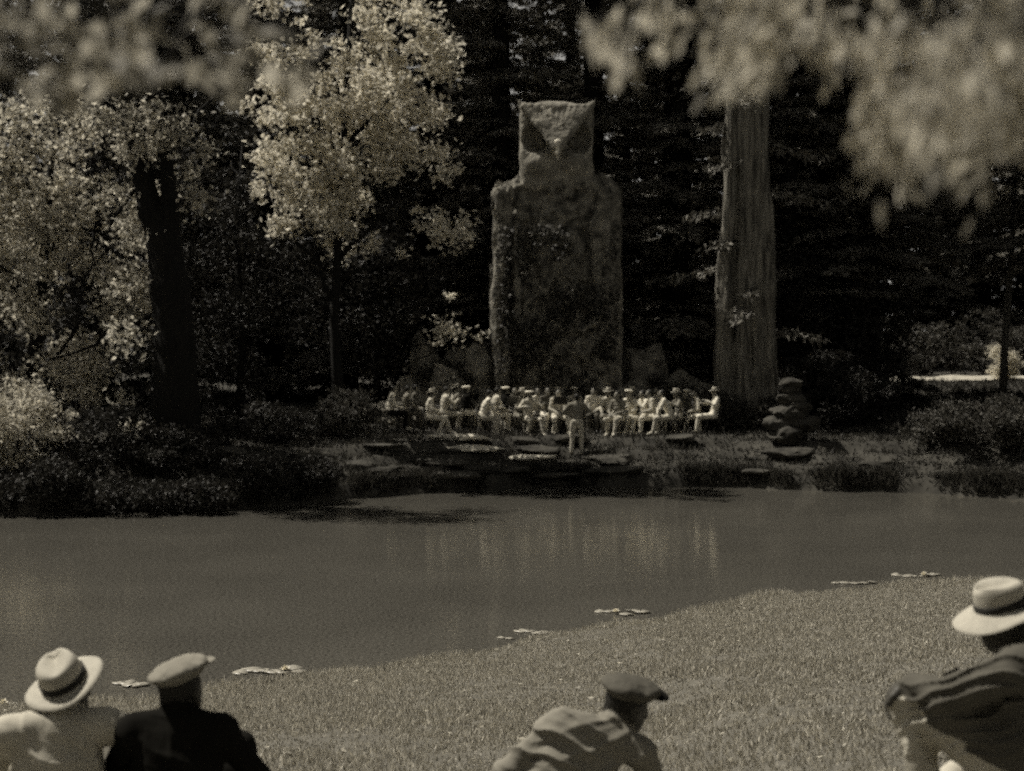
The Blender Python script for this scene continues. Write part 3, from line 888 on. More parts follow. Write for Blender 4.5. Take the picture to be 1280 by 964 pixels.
# ------------------------------------------------------------------ owl statue
yO = 52.0
xo = at(695, yO); zo = ground_z(xo, yO) - .05
SO = 52.0 / FPX
def oz(py): return zat(py, yO) - zo
def ox(px): return at(px, yO) - xo
ow = empty('owl_statue', (xo, yO, zo))
tag(ow, 'giant weathered stone owl statue standing behind the seated band', 'statue')
hT = oz(222)
# body
s = SDF((-2.9, -2.2, -.2), (2.9, 2.2, hT + .8), .05)
s.boxr((0, .15, hT * .5), (1.66, 1.2, hT * .5 + .05), .55, 0, .2)
s.boxr((0, .1, hT * .2), (1.85, 1.4, hT * .22), .5, 0, .5)
s.ell((0, -.75, hT * .56), (1.15, .62, hT * .38), 0, .5)
s.ell((0, .1, hT - .25), (1.75, 1.1, .60), 0, .3)
s.warp(lambda P: fbm(P * np.array([1.3, 1.3, .7]), 4, 5) * .32 + np.abs(fbm(P * np.array([3, 3, 2.0]), 3, 9)) * .36 + np.abs(fbm(P * 6.5, 2, 19)) * .13, band=.5)
# rows of chest feathers
s.warp(lambda P: np.where(P[:, 1] < -.7, .05 * np.sin((P[:, 2] * 7 + np.abs(np.sin(P[:, 0] * 5)) * 1.6)), 0), band=.3)
mobj('body', s.mesh('body'), M['owl_stone'], ow)
# wings: folded at either side
for sg in (-1, 1):
    s = SDF((-2.6, -2.2, -.2), (2.6, 2.2, hT + .6), .05)
    xa = ox(630) if sg < 0 else ox(760)
    s.cap((xa, -.95, hT - .75), (xa * 1.01, -1.15, .9), .36, .28, 0, .1)
    s.cap((xa * .74, -1.15, hT - 1.5), (xa * .8, -1.3, 1.2), .16, .12, 0, .1)
    s.cap((xa * .94, .2, hT - .55), (xa * .97, .2, .5), .46, .44, 0, .2)
    s.warp(lambda P: fbm(P * np.array([2.6, 2.6, .5]), 4, 15) * .26 + .08 * np.sin(P[:, 1] * 12 + P[:, 0] * 9), band=.4)
    mobj('wing', s.mesh('wing'), M['owl_stone'], ow)
# ivy and moss tufts clinging to the lower half
n_ = 7500
iv = np.stack([RNG.uniform(-1.9, 1.9, n_), RNG.uniform(-1.75, -1.2, n_), RNG.random(n_) ** 1.7 * hT * .8], 1)
iv = iv[fbm(iv * 1.2, 2, 77) > -.1]
o = mobj('ivy', leaf_mesh('ivy', iv, RNG.uniform(.1, .22, len(iv)), RNG.uniform(.08, .16, len(iv)), np.tile([0, -.5, -1.0], (len(iv), 1)) + RNG.normal(size=iv.shape) * .5), M['bank_plants'], ow); o['kind'] = 'stuff'
# head
zh0, zh1 = oz(232), oz(137)
hc = (zh0 + zh1) / 2; hh = (zh1 - zh0) / 2
s = SDF((-1.6, -1.9, zh0 - .3), (1.6, 1.6, zh1 + .7), .035)
s.boxr((0, 0, hc - .15), (1.17, 1.0, hh + .15), .26, 0, .1)
s.ell((0, -.2, zh1 - .12), (.95, .9, .25), 0, .2)
EYE = []
for sg in (-1, 1):                               # sockets below the slanting brows
    s.ell((sg * .62, -1.05, hc + .10), (.50, .62, .50), 0, .08, sub=True)
    s.ell((sg * .52, -.95, hc - .62), (.42, .28, .35), 0, .2)
s.warp(lambda P: fbm(P * 2.2, 4, 25) * .05, band=.3)
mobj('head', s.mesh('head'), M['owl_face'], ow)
# brow: the wide V running down to the beak, its top leaning back to the light
s = SDF((-1.5, -2.0, hc - .7), (1.5, 1.2, zh1 + .5), .03)
for t_ in np.linspace(-1, 1, 11):                # the wide V running down to the beak, its face leaning back to the light
    s.cap((t_ * 1.04, -.94 - .06 * (1 - abs(t_)), zh1 - .10 - .10 * (1 - abs(t_))), (t_ * .08, -1.60, hc - .22), .14, .09, 0, .05)
s.warp(lambda P: fbm(P * 3, 3, 35) * .035, band=.3)
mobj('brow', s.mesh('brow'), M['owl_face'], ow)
s = SDF((-.4, -2.1, hc - 1.0), (.4, -.6, hc + .3), .025)
s.cap((0, -1.58, hc - .1), (0, -1.72, hc - .42), .15, .05, 0, .05)
s.cap((0, -1.72, hc - .42), (0, -1.62, hc - .62), .06, .03, 0, .05)
s.cap((0, -.85, hc - .25), (0, -1.5, hc - .3), .16, .09, 0, .05)
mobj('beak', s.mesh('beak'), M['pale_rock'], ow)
for sg in (-1, 1):
    s = SDF((-1.7, -1.4, zh1 - .6), (1.7, .8, zh1 + .6), .03)
    s.cap((sg * .92, -.5, zh1 - .28), (sg * 1.20, -.5, zh1 + .16), .24, .04, 0, .05)
    s.cap((sg * .7, -.4, zh1 - .2), (sg * 1.0, -.45, zh1 - .05), .22, .12, 0, .1)
    s.warp(lambda P: fbm(P * 3, 3, 45) * .03, band=.3)
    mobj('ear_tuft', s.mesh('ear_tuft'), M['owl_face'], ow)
for sg in (-1, 1):
    s = SDF((-1.2, -1.3, hc - .5), (1.2, -.2, hc + .6), .03)
    s.ell((sg * .56, -.50, hc + .02), (.22, .14, .20), 0, 0)
    mobj('eye', s.mesh('eye'), M['owl_stone'], ow)

# ------------------------------------------------------------------ people
SKIN, SHIRT, TROUS, SHOE, HAIR, EYE_ = 0, 1, 2, 3, 4, 5
def rotm(yaw=0, pitch=0, roll=0):
    return (Matrix.Rotation(yaw, 3, 'Z') @ Matrix.Rotation(pitch, 3, 'X') @ Matrix.Rotation(roll, 3, 'Y'))

def lerp(a, b, t): return tuple(a[i] + (b[i] - a[i]) * t for i in range(3))
def hand(s, wr, d, nrm, thumb, sc=1.0, curl=.35, fr=.0085):
    "palm, four unequal bent fingers, a thumb from the side of the palm"
    d = Vector(d).normalized(); nrm = Vector(nrm); nrm = (nrm - d * nrm.dot(d)).normalized()
    sv = d.cross(nrm) * thumb
    wr = Vector(wr)
    Mx = Matrix((sv, d, nrm)).transposed()
    s.ell(wr + d * .045 * sc, (.043 * sc, .055 * sc, .02 * sc), SKIN, .012, Mx)
    for k, L in enumerate((.072, .082, .076, .058)):
        off = (.030 - .020 * k) * sc
        p0 = wr + d * .075 * sc + sv * off
        c1, c2 = curl, curl * 2.4
        p1 = p0 + (d * math.cos(c1) + nrm * math.sin(c1) + sv * (off * 1.2)) * L * .52 * sc
        p2 = p1 + (d * math.cos(c2) + nrm * math.sin(c2)) * L * .5 * sc
        s.cap(p0, p1, fr * 1.1, fr, SKIN, .004); s.cap(p1, p2, fr, fr * .85, SKIN, .003)
    t0 = wr + d * .03 * sc + sv * .036 * sc
    t1 = t0 + (d * .7 + sv * .7 + nrm * .15) * .04 * sc
    t2 = t1 + (d * .9 + sv * .2 + nrm * .35) * .032 * sc
    s.cap(t0, t1, fr * 1.35, fr * 1.1, SKIN, .006); s.cap(t1, t2, fr * 1.1, fr * .9, SKIN, .003)

def body_mesh(J, h, folds=None, hair=True, sleeve=1.0, near=False, loose=1.0):
    pts = np.array([J[k] for k in J if k not in ('hrot', 'hdL', 'hdR', 'hnL', 'hnR', 'curl', 'extra')])
    lo = pts.min(0) - .26; hi = pts.max(0) + .26
    s = SDF(lo, hi, h)
    k1 = .05
    sh = loose
    # torso
    pel, che, nec, hd = J['pel'], J['che'], J['nec'], J['hd']
    ax = (Vector(che) - Vector(pel)).normalized()
    shv = (Vector(J['shR']) - Vector(J['shL'])).normalized()
    fw = ax.cross(shv) * -1
    fw = shv.cross(ax) * -1
    Mt = Matrix((shv, shv.cross(ax) * -1, ax)).transposed()
    s.ell(pel, (.175, .135, .14), TROUS, .03, Mt)
    s.ell(lerp(pel, che, .42), (.155 * sh, .115 * sh, .20), SHIRT, k1, Mt)
    s.ell(che, (.175 * sh, .12 * sh, .20), SHIRT, .06, Mt)
    s.cap(lerp(J['shL'], nec, .12), lerp(J['shR'], nec, .12), .062 * sh, .062 * sh, SHIRT, .07)
    for sd_ in ('L', 'R'):
        s.cap(J['sh' + sd_], lerp(nec, hd, .05), .055, .05, SHIRT, .05)
        s.cap(J['sh' + sd_], J['el' + sd_], .060 * sh, .050 * sh, SHIRT, .03)
        wr = J['wr' + sd_]
        if sleeve >= 1:
            s.cap(J['el' + sd_], lerp(J['el' + sd_], wr, .93), .049 * sh, .038 * sh, SHIRT, .02)
        s.cap(J['el' + sd_], wr, .040, .027, SKIN, .01)
        dflt = Vector(wr) - Vector(J['el' + sd_])
        hand(s, wr, J.get('hd' + sd_, dflt), J.get('hn' + sd_, (0, 0, -1)), 1 if sd_ == 'L' else -1, 1.0, J.get('curl', .35), .0088 if near else .011)
        s.cap(J['hip' + sd_], J['kn' + sd_], .098, .073, TROUS, .05)
        s.cap(J['kn' + sd_], J['an' + sd_], .070, .056, TROUS, .02)
        an, to = J['an' + sd_], J['to' + sd_]
        s.cap(an, lerp(an, to, .5), .043, .045, SHOE, .02); s.cap(lerp(an, to, .3), to, .046, .036, SHOE, .02)
    na = (Vector(hd) - Vector(nec)).normalized(); n1 = na.orthogonal().normalized(); n2 = na.cross(n1)
    nb_ = Vector(nec) + na * .03
    for q in range(10):
        a0, a1 = q * 2 * PI / 10, (q + 1) * 2 * PI / 10
        s.cap(nb_ + (n1 * math.cos(a0) + n2 * math.sin(a0)) * .062, nb_ + (n1 * math.cos(a1) + n2 * math.sin(a1)) * .062, .014, .014, SHIRT, .012)
    for (a_, b_, ra, rb, id_) in J.get('extra', []): s.cap(a_, b_, ra, rb, id_, .06)
    # neck and head
    s.cap(nec, hd, .056, .052, SKIN, .02)
    H = J.get('hrot', rotm()); hv = Vector(hd)
    def hp(x, y, z): return hv + H @ Vector((x, y, z))
    s.ell(hp(0, -.01, .025), (.075, .095, .095), SKIN, .01, H)
    s.ell(hp(0, .03, -.05), (.058, .062, .068), SKIN, .04, H)
    s.cap(hp(0, .088, .02), hp(0, .106, -.018), .010, .014, SKIN, .012)
    s.cap(hp(-.02, .083, -.052), hp(.02, .083, -.052), .008, .008, SKIN, .006)
    for e_ in (-1, 1):
        s.ell(hp(e_ * .030, .092, .012), (.016, .014, .010), SKIN, .008, H, sub=True)
        if near: s.ell(hp(e_ * .030, .080, .012), (.011, .011, .008), EYE_, 0, H)
        s.ell(hp(e_ * .078, -.008, -.002), (.010, .022, .032), SKIN, .006, H)
    if hair:
        s.ell(hp(0, -.028, .040), (.081, .088, .092), HAIR, .004, H)
        s.ell(hp(0, -.062, -.02), (.062, .042, .058), HAIR, .01, H)
    if folds is not None:
        s.warp(folds, [SHIRT, TROUS], .08)
    return s.mesh('person')

def mats_for(skin, shirt, trous, shoe): return [M[skin], M[shirt], M[trous], M[shoe], M['hair'], M['eye']]

def brim_hat(parent, J, tilt, sc=1.0, mat='straw', band='hat_band', crown_h=.105, brim=.165, dent=.03, droop=.012, off=(0, -.008, .055), curl=.02):
    "crown with creased top, curved brim, ribbon band"
    H = J.get('hrot', rotm()) @ tilt
    o = Vector(J['hd']) + J.get('hrot', rotm()) @ Vector(off)
    prof = [(brim, -.004), (brim, .0), (brim * .85, .004), (.10, .004), (.090, .010), (.087, .04), (.083, crown_h * .8), (.074, crown_h), (.066, crown_h + .004), (.05, crown_h + .004), (.034, crown_h + .004), (.018, crown_h + .004), (.001, crown_h + .004)]
    def fn(v, i, a):
        x, y, z = v
        y *= 1.14
        if i < 3: z += curl * abs(math.cos(a)) ** 2 - droop * (math.sin(a) > 0) * abs(math.sin(a)) - .004 * math.sin(a * 3)
        if i >= 7:
            z -= dent * math.exp(-(x / .026) ** 2) * (1 if i > 7 else .25) * (.6 + .4 * y / .08)
            z += .010 * y / .08
        if i in (6, 7): x *= 1 - .18 * max(0, math.sin(a))
        return H @ Vector((x, y, z)) * 1.0 * sc + o
    mb = MB(); mb.lathe(prof, 48, fn)
    inner = [(brim, -.004), (.09, -.002), (.082, .03), (.078, crown_h * .75), (.001, crown_h * .75)]
    def fn2(v, i, a):
        x, y, z = v; y *= 1.14
        if i < 1: z += curl * abs(math.cos(a)) ** 2 - droop * (math.sin(a) > 0) * abs(math.sin(a)) - .004 * math.sin(a * 3)
        return H @ Vector((x, y, z)) * sc + o
    mb.lathe(inner, 48, fn2)
    hat = mb.build('hat', M[mat], parent)
    if band:
        mb = MB()
        def fn3(v, i, a): return H @ Vector((v.x, v.y * 1.14, v.z)) * sc + o
        mb.lathe([(.0925, .010), (.0925, .036), (.089, .0365)], 40, fn3)
        mb.build('hat_band', M[band], hat)
    return hat

def flat_cap(parent, J, tilt, mat, visor_mat=None, sc=1.0):
    H = J.get('hrot', rotm()) @ tilt
    o = Vector(J['hd']) + J.get('hrot', rotm()) @ Vector((0, -.01, .075))
    s = SDF((-.22, -.24, -.12), (.22, .28, .16), .006)
    s.ell((0, -.005, .0), (.092, .112, .055), 0, .01)
    s.ell((0, -.01, .028), (.125, .140, .036), 0, .02)
    s.ell((.03, -.06, .03), (.085, .075, .036), 0, .02)
    s.ell((0, .03, .03), (.085, .10, .03), 0, .02)
    s.boxr((0, .01, -.06), (.12, .16, .045), .02, 0, .01, sub=True)
    s.warp(lambda P: .004 * vnoise(P * 22) + .003 * vnoise(P * 50), band=.05)
    me = s.mesh('cap')
    T = Matrix.Translation(o) @ (H.to_4x4() @ Matrix.Scale(sc, 4))
    me.transform(T)
    c = mobj('cap', me, M[mat], parent)
    s = SDF((-.16, .0, -.08), (.16, .26, .10), .005)
    s.ell((0, .115, .006), (.095, .075, .009), 0, .005)
    me = s.mesh('visor'); me.transform(T)
    mobj('visor', me, M[visor_mat or mat], c)
    return c

def fold_fn(terms, noise=.006, seed=0):
    "terms: (direction the folds cross, wavelength, amplitude, centre, reach)"
    def f(P):
        w_ = fbm(P * 5, 2, seed + 60) * .045
        out = noise * fbm(P * 11, 2, seed + 70)
        for (u, wl, amp, c, rch) in terms:
            u = np.array(u) / np.linalg.norm(u)
            g = np.exp(-(np.linalg.norm(P - np.array(c), axis=1) / rch) ** 2)
            sn = 1 - np.abs(np.sin((P @ u + w_) * PI / wl))
            sm = 1 - np.abs(np.sin((P @ u + w_ * 1.6 + .013) * PI / (wl * .43)))
            out = out - amp * 1.7 * g * (sn ** 2.2 - .2) - amp * .32 * g * (sm ** 2 - .25)
        return out
    return f

def sit_ground(lean=(0, .12), head=(0, .16, .74), yaw=0, pitch=0, roll=0, tw=0.0, shz=.57):
    "sitting on grass, knees up, facing +y"
    lx, ly = lean
    J = dict(pel=(0, 0, .13), che=(lx * .8, ly * .7, .43), nec=(lx, ly, shz + .05), hd=head, hrot=rotm(yaw, pitch, roll),
             shL=(lx - .185, ly - .02, shz), shR=(lx + .185, ly - .02, shz),
             elL=(-.30, .22, .36), elR=(.30, .22, .36), wrL=(-.16, .44, .40), wrR=(.16, .44, .40),
             hipL=(-.10, .04, .12), hipR=(.10, .04, .12), knL=(-.17, .40, .44), knR=(.17, .40, .44),
             anL=(-.14, .66, .07), anR=(.14, .66, .07), toL=(-.15, .83, .045), toR=(.15, .83, .045))
    return J

NH = .0068
def near_person(px, d, rz, J, mats, folds, label, dz=0.0, sleeve=1.0, hair=True, loose=1.06):
    me = body_mesh(J, NH, folds, hair, sleeve, True, loose)
    x = at(px, d)
    o = mobj('person', me, mats)
    o.location = (x, d, ground_z(x, d) + dz); o.rotation_euler = (0, 0, rz)
    return tag(o, label, 'person', 'spectators sitting on the near bank')

# man in white shirt and brimmed hat
J = sit_ground((.02, .10), (.03, .20, .71), .1, -.25, -.30, shz=.585)
J['shR'] = (.22, .10, .60); J['elR'] = (.36, .26, .42); J['shL'] = (-.19, .06, .58)
o = near_person(60, 6.3, .05, J, mats_for('skin_tan', 'pale_cloth', 'khaki_cloth', 'shoe_dark'),
                fold_fn([((1, .3, .2), .085, .010, (.27, .1, .5), .17), ((.4, .2, 1), .16, .008, (-.05, 0, .4), .2), ((1, 0, .6), .13, .007, (0, -.02, .5), .2)], .006, 1),
                'man in white shirt and tilted straw hat with dark band sitting on the grass')
brim_hat(o, J, rotm(0, .58, -.12), 1.06, brim=.158, crown_h=.10, curl=.012, dent=.035, off=(0, -.025, .05))
# man in dark jacket and flat cap
J = sit_ground((.0, .09), (.0, .15, .725), -.35, .05, .04, shz=.58)
o = near_person(214, 6.3, -.05, J, mats_for('skin_tan', 'dark_cloth', 'dark_cloth', 'shoe_dark'),
                fold_fn([((.3, .2, 1), .12, .008, (0, 0, .4), .25), ((1, 0, .4), .10, .006, (.1, 0, .5), .2)], .006, 2),
                'man in dark jacket and pale flat cap sitting on the grass with his back turned')
flat_cap(o, J, rotm(0, .16, -.22), 'khaki_cloth', 'khaki_cloth', .95)
# leaning man in the middle
J = sit_ground((.20, .10), (.30, .20, .60), -1.0, -.25, .2, shz=.52)
J.update(pel=(-.08, 0, .13), che=(.08, .06, .40), nec=(.21, .11, .525), shL=(-.01, .06, .55), shR=(.35, .10, .44), elR=(.43, .20, .24), wrR=(.38, .36, .06), hdR=(-.2, 1, -.15), hnR=(0, 0, -1),
         elL=(-.22, .06, .36), wrL=(-.26, .24, .22), hipL=(-.18, .04, .12), hipR=(.02, .04, .12), knL=(-.16, .48, .20), knR=(.1, .45, .3), anL=(-.2, .84, .07), anR=(.1, .8, .07), toL=(-.23, 1.0, .05), toR=(.14, .96, .06))
o = near_person(698, 6.6, 0, J, mats_for('skin_tan', 'khaki_cloth', 'grey_cloth', 'shoe_dark'),
                fold_fn([((.5, .2, 1), .095, .015, (-.02, 0, .48), .20), ((-.4, .1, 1), .10, .012, (.2, 0, .4), .2), ((1, .2, 1), .12, .008, (-.15, .05, .4), .15)], .007, 3),
                'man in creased pale shirt and dark cap sprawled sideways on the grass')
flat_cap(o, J, rotm(0, .12, .05), 'grey_cloth', 'dark_cloth', .96)
# man with broad hat, hand on his knee
J = sit_ground((.0, .12), (.03, .26, .745), .30, -.25, .05, shz=.60)
J.update(pel=(0, 0, .14), che=(0, .09, .44), nec=(.01, .16, .63), shL=(-.19, .17, .60), shR=(.18, .04, .60), elL=(-.24, .40, .50), wrL=(-.17, .55, .52), hdL=(.05, .75, -.62), hnL=(.0, -.62, -.75),
         knL=(-.15, .56, .44), hipL=(-.1, .05, .13), anL=(-.17, .46, .08), toL=(-.2, .65, .05), knR=(.30, .42, .15), anR=(-.02, .50, .08), toR=(-.13, .56, .06), elR=(.34, .14, .40), wrR=(.34, .36, .30), curl=.55, extra=[((-.06, .12, .34), (-.2, .40, .44), .10, .06, SHIRT), ((-.1, .05, .30), (-.14, .3, .34), .12, .08, SHIRT)])
o = near_person(1345, 5.75, R(58), J, mats_for('skin_tan', 'grey_cloth', 'pale_cloth', 'shoe_dark'),
                fold_fn([((.25, .3, 1), .046, .015, (-.2, .30, .54), .26), ((.2, -.2, 1), .10, .015, (-.12, .02, .45), .22), ((.9, .1, .5), .1, .010, (.1, -.05, .5), .2), ((1, .1, .2), .09, .010, (-.15, .5, .3), .2)], .008, 4),
                'man in creased shirt and broad pale hat sitting with one hand on his raised knee', loose=1.25)
brim_hat(o, J, rotm(.2, -.05, -.28), .97, mat='straw', band='hat_band', brim=.172, crown_h=.095, curl=-.012, droop=.03)

# ------------------------------------------------------------------ the band
def chair(x, y, rz, z):
    e = empty('folding_chair', (x, y, z), rz)
    tag(e, 'plain dark wooden chair under a seated musician', 'chair', 'chairs of the band')
    for nm, me in CH:
        link(bpy.data.objects.new(nm, me), e)
    return e
CH = []
mb = MB(); mb.box((0, .0, .44), (.40, .40, .025)); CH.append(('seat', mb.mesh('seat', False)))
mb = MB(); mb.tube([(-.18, -.2, .76), (0, -.235, .77), (.18, -.2, .76)], [.03, .032, .03], 6); mb.tube([(-.18, -.2, .62), (0, -.225, .62), (.18, -.2, .62)], [.022, .022, .022], 6); CH.append(('backrest', mb.mesh('backrest')))
for sx in (-1, 1):
    mb = MB(); mb.tube([(sx * .19, -.24, 0), (sx * .19, -.19, .44), (sx * .19, -.215, .82)], [.016, .018, .016], 6); CH.append(('leg', mb.mesh('leg')))
    mb = MB(); mb.tube([(sx * .19, .20, 0), (sx * .18, .18, .44)], [.016, .018], 6); CH.append(('leg', mb.mesh('leg')))
for nm, me in CH: me.materials.append(M['chair_wood'])

def sit_chair(lean=.0, arms='lap', yaw=0, pitch=0, legs=0.0, sway=0.0):
    fy = lean
    J = dict(pel=(0, -.02, .56), che=(sway * .5, fy * .6 - .03, .90), nec=(sway, fy, 1.10), hd=(sway, fy + .04, 1.245), hrot=rotm(yaw, pitch, 0),
             shL=(sway - .18, fy - .02, 1.05), shR=(sway + .18, fy - .02, 1.05),
             hipL=(-.10, 0, .54), hipR=(.10, 0, .54), knL=(-.13 - legs * .1, .44, .52), knR=(.13 + legs * .1, .44, .52),
             anL=(-.13 - legs * .1, .46 + legs * .15, .10), anR=(.13 + legs * .1, .40 - legs * .2, .10), toL=(-.14 - legs * .1, .62 + legs * .15, .05), toR=(.14 + legs * .1, .56 - legs * .2, .05))
    if arms == 'lap':
        J.update(elL=(-.27, fy + .05, .78), elR=(.27, fy + .05, .78), wrL=(-.10, fy + .28, .70), wrR=(.10, fy + .28, .68))
    elif arms == 'play':
        J.update(elL=(-.32, fy + .18, .86), elR=(.32, fy + .18, .86), wrL=(-.08, fy + .34, 1.08), wrR=(.08, fy + .36, .98))
    elif arms == 'knee':
        J.update(elL=(-.28, fy + .12, .80), elR=(.28, fy + .12, .80), wrL=(-.16, .36, .64), wrR=(.16, .36, .64))
    elif arms == 'wide':
        J.update(elL=(-.40, fy + .1, .88), elR=(.40, fy + .1, .88), wrL=(-.30, fy + .34, 1.0), wrR=(.30, fy + .34, .92))
    elif arms == 'back':
        J.update(elL=(-.30, fy - .10, .80), elR=(.30, fy - .10, .80), wrL=(-.24, fy + .12, .66), wrR=(.24, fy + .12, .66))
    return J
FH = .0145
Lf, Rt, Fc = -PI / 2, PI / 2, PI       # facing +x, facing -x, facing the camera
BAND = [  # photo column, distance, facing, pose, shirt, trousers, shoe, hat, label
 (489, 48.2, Lf + .1, dict(lean=.05, arms='lap'), 'white_cloth', 'dark_cloth', 'shoe_pale', None, 'bareheaded musician in white shirt and black trousers at the band\'s end by dark bushes'),
 (538, 47.6, Lf, dict(lean=.03, arms='lap', legs=.8), 'white_cloth', 'white_cloth', 'shoe_pale', 'brim', 'musician all in white with legs stretched out at the front of the band'),
 (556, 48.8, Lf + .3, dict(lean=.04, arms='play'), 'pale_cloth', 'pale_cloth', 'shoe_pale', None, 'bareheaded musician in pale clothes holding a clarinet behind the one with legs stretched out'),
 (582, 49.1, Lf + .6, dict(lean=.0, arms='lap'), 'dark_cloth', 'white_cloth', 'shoe_dark', 'cap', 'musician in dark coat, white trousers and white cap'),
 (604, 47.7, Lf + .1, dict(lean=.17, arms='knee', legs=.4), 'white_cloth', 'pale_cloth', 'shoe_pale', None, 'bareheaded musician in white leaning far forward with hands on knees'),
 (630, 49.3, Lf + .9, dict(lean=.05, arms='play'), 'dark_cloth', 'grey_cloth', 'shoe_dark', 'cap', 'musician in dark coat and white cap raising a horn behind the one leaning forward'),
 (661, 47.9, Fc + .5, dict(lean=.02, arms='wide', legs=.6), 'pale_cloth', 'pale_cloth', 'shoe_pale', 'cap', 'musician in pale clothes and white cap with elbows out and knees apart'),
 (683, 48.9, Fc + .3, dict(lean=.08, arms='knee'), 'grey_cloth', 'white_cloth', 'shoe_pale', None, 'musician in grey coat and white trousers seated just beside the conductor'),
 (697, 49.9, Fc + .1, dict(lean=.0, arms='play'), 'pale_cloth', 'dark_cloth', 'shoe_dark', 'brim', 'musician in pale shirt and brimmed hat facing the conductor in the back row'),
 (643, 50.0, Fc + .3, dict(lean=.0, arms='lap'), 'grey_cloth', 'dark_cloth', 'shoe_dark', None, 'bareheaded musician in grey half hidden in the back row against the rocks'),
 (742, 49.0, Fc - .1, dict(lean=.05, arms='lap'), 'white_cloth', 'grey_cloth', 'shoe_dark', None, 'bareheaded musician in white shirt and grey trousers just past the conductor'),
 (757, 49.9, Fc - .2, dict(lean=.0, arms='play', sway=.02), 'white_cloth', 'dark_cloth', 'shoe_dark', 'cap', 'musician in white shirt and white cap in the back row past the conductor'),
 (773, 48.0, Fc - .6, dict(lean=.04, arms='lap', legs=.5), 'khaki_cloth', 'pale_cloth', 'shoe_pale', None, 'musician in brownish jacket with pale trousers and one foot drawn back'),
 (791, 49.6, Fc - .5, dict(lean=.03, arms='wide'), 'grey_cloth', 'grey_cloth', 'shoe_dark', 'brim', 'musician in grey under a white brimmed hat in the back row'),
 (806, 48.5, Rt + .4, dict(lean=.05, arms='play'), 'white_cloth', 'white_cloth', 'shoe_pale', None, 'bareheaded musician all in white behind the stooping one'),
 (838, 47.5, Rt, dict(lean=.22, arms='knee', legs=.5), 'white_cloth', 'pale_cloth', 'shoe_pale', None, 'bareheaded musician in white stooping low towards the conductor'),
 (822, 49.8, Rt + .6, dict(lean=.0, arms='lap'), 'pale_cloth', 'dark_cloth', 'shoe_dark', None, 'bareheaded musician in pale shirt and black trousers in the back row near the redwood'),
 (860, 49.0, Rt + .4, dict(lean=.02, arms='lap'), 'grey_cloth', 'pale_cloth', 'shoe_pale', 'cap', 'musician in grey coat, pale trousers and white cap between two in white'),
 (891, 48.0, Rt, dict(lean=-.10, arms='wide', legs=.3), 'white_cloth', 'white_cloth', 'shoe_pale', 'brim', 'musician all in white with brimmed hat leaning back by the huge redwood'),
 (880, 49.6, Rt + .3, dict(lean=.0, arms='lap'), 'grey_cloth', 'dark_cloth', 'shoe_dark', None, 'musician in grey and black behind the one leaning back by the redwood'),
 (519, 49.8, Lf + .2, dict(lean=.0, arms='lap'), 'grey_cloth', 'dark_cloth', 'shoe_dark', None, 'bareheaded musician in grey and black in the shade below the rocks'),
 (507, 48.6, Lf + .2, dict(lean=.06, arms='knee'), 'khaki_cloth', 'grey_cloth', 'shoe_dark', None, 'bareheaded musician in brownish coat beside the one in white shirt and black trousers'),
 (569, 50.0, Lf + .5, dict(lean=.0, arms='lap', sway=.04), 'pale_cloth', 'grey_cloth', 'shoe_dark', 'brim', 'musician in pale coat and brimmed hat in the back row beneath the tall rocks'),
 (618, 48.6, Lf + .4, dict(lean=.1, arms='lap', sway=-.04), 'pale_cloth', 'white_cloth', 'shoe_pale', None, 'bareheaded musician in pale coat close behind the one leaning forward'),
 (672, 49.6, Fc + .4, dict(lean=.03, arms='wide', sway=.03), 'white_cloth', 'grey_cloth', 'shoe_dark', None, 'bareheaded musician in white shirt behind the one with elbows out'),
 (649, 48.7, Fc + .7, dict(lean=.09, arms='knee', sway=-.03), 'khaki_cloth', 'khaki_cloth', 'shoe_dark', 'brim', 'musician in brownish suit and brimmed hat bending forward beside the one with elbows out'),
 (697, 48.3, Fc + .25, dict(lean=.05, arms='lap', legs=.7), 'pale_cloth', 'white_cloth', 'shoe_pale', None, 'bareheaded musician in pale coat with crossed feet just before the conductor'),
 (764, 48.8, Fc - .4, dict(lean=.06, arms='knee', sway=.05), 'pale_cloth', 'khaki_cloth', 'shoe_dark', 'brim', 'musician in pale coat, brownish trousers and brimmed hat past the conductor'),
 (789, 48.5, Fc - .7, dict(lean=.1, arms='lap', legs=.4), 'white_cloth', 'pale_cloth', 'shoe_pale', 'cap', 'musician in white coat and white cap bending beside the one in brownish jacket'),
 (818, 48.2, Rt + .2, dict(lean=.12, arms='lap', sway=.03), 'pale_cloth', 'white_cloth', 'shoe_pale', None, 'bareheaded musician in pale coat pressed close behind the stooping one'),
 (848, 48.4, Rt + .15, dict(lean=.03, arms='wide'), 'khaki_cloth', 'pale_cloth', 'shoe_pale', 'brim', 'musician in brownish coat and brimmed hat between the stooping and reclining ones'),
 (873, 48.7, Rt + .3, dict(lean=.07, arms='lap', legs=.6), 'pale_cloth', 'white_cloth', 'shoe_pale', None, 'bareheaded musician in pale coat with crossed feet near the huge redwood'),
 (718, 50.2, Fc, dict(lean=.0, arms='lap'), 'pale_cloth', 'grey_cloth', 'shoe_dark', 'cap', 'musician in pale shirt and white cap straight behind the conductor against the ivy'),
]
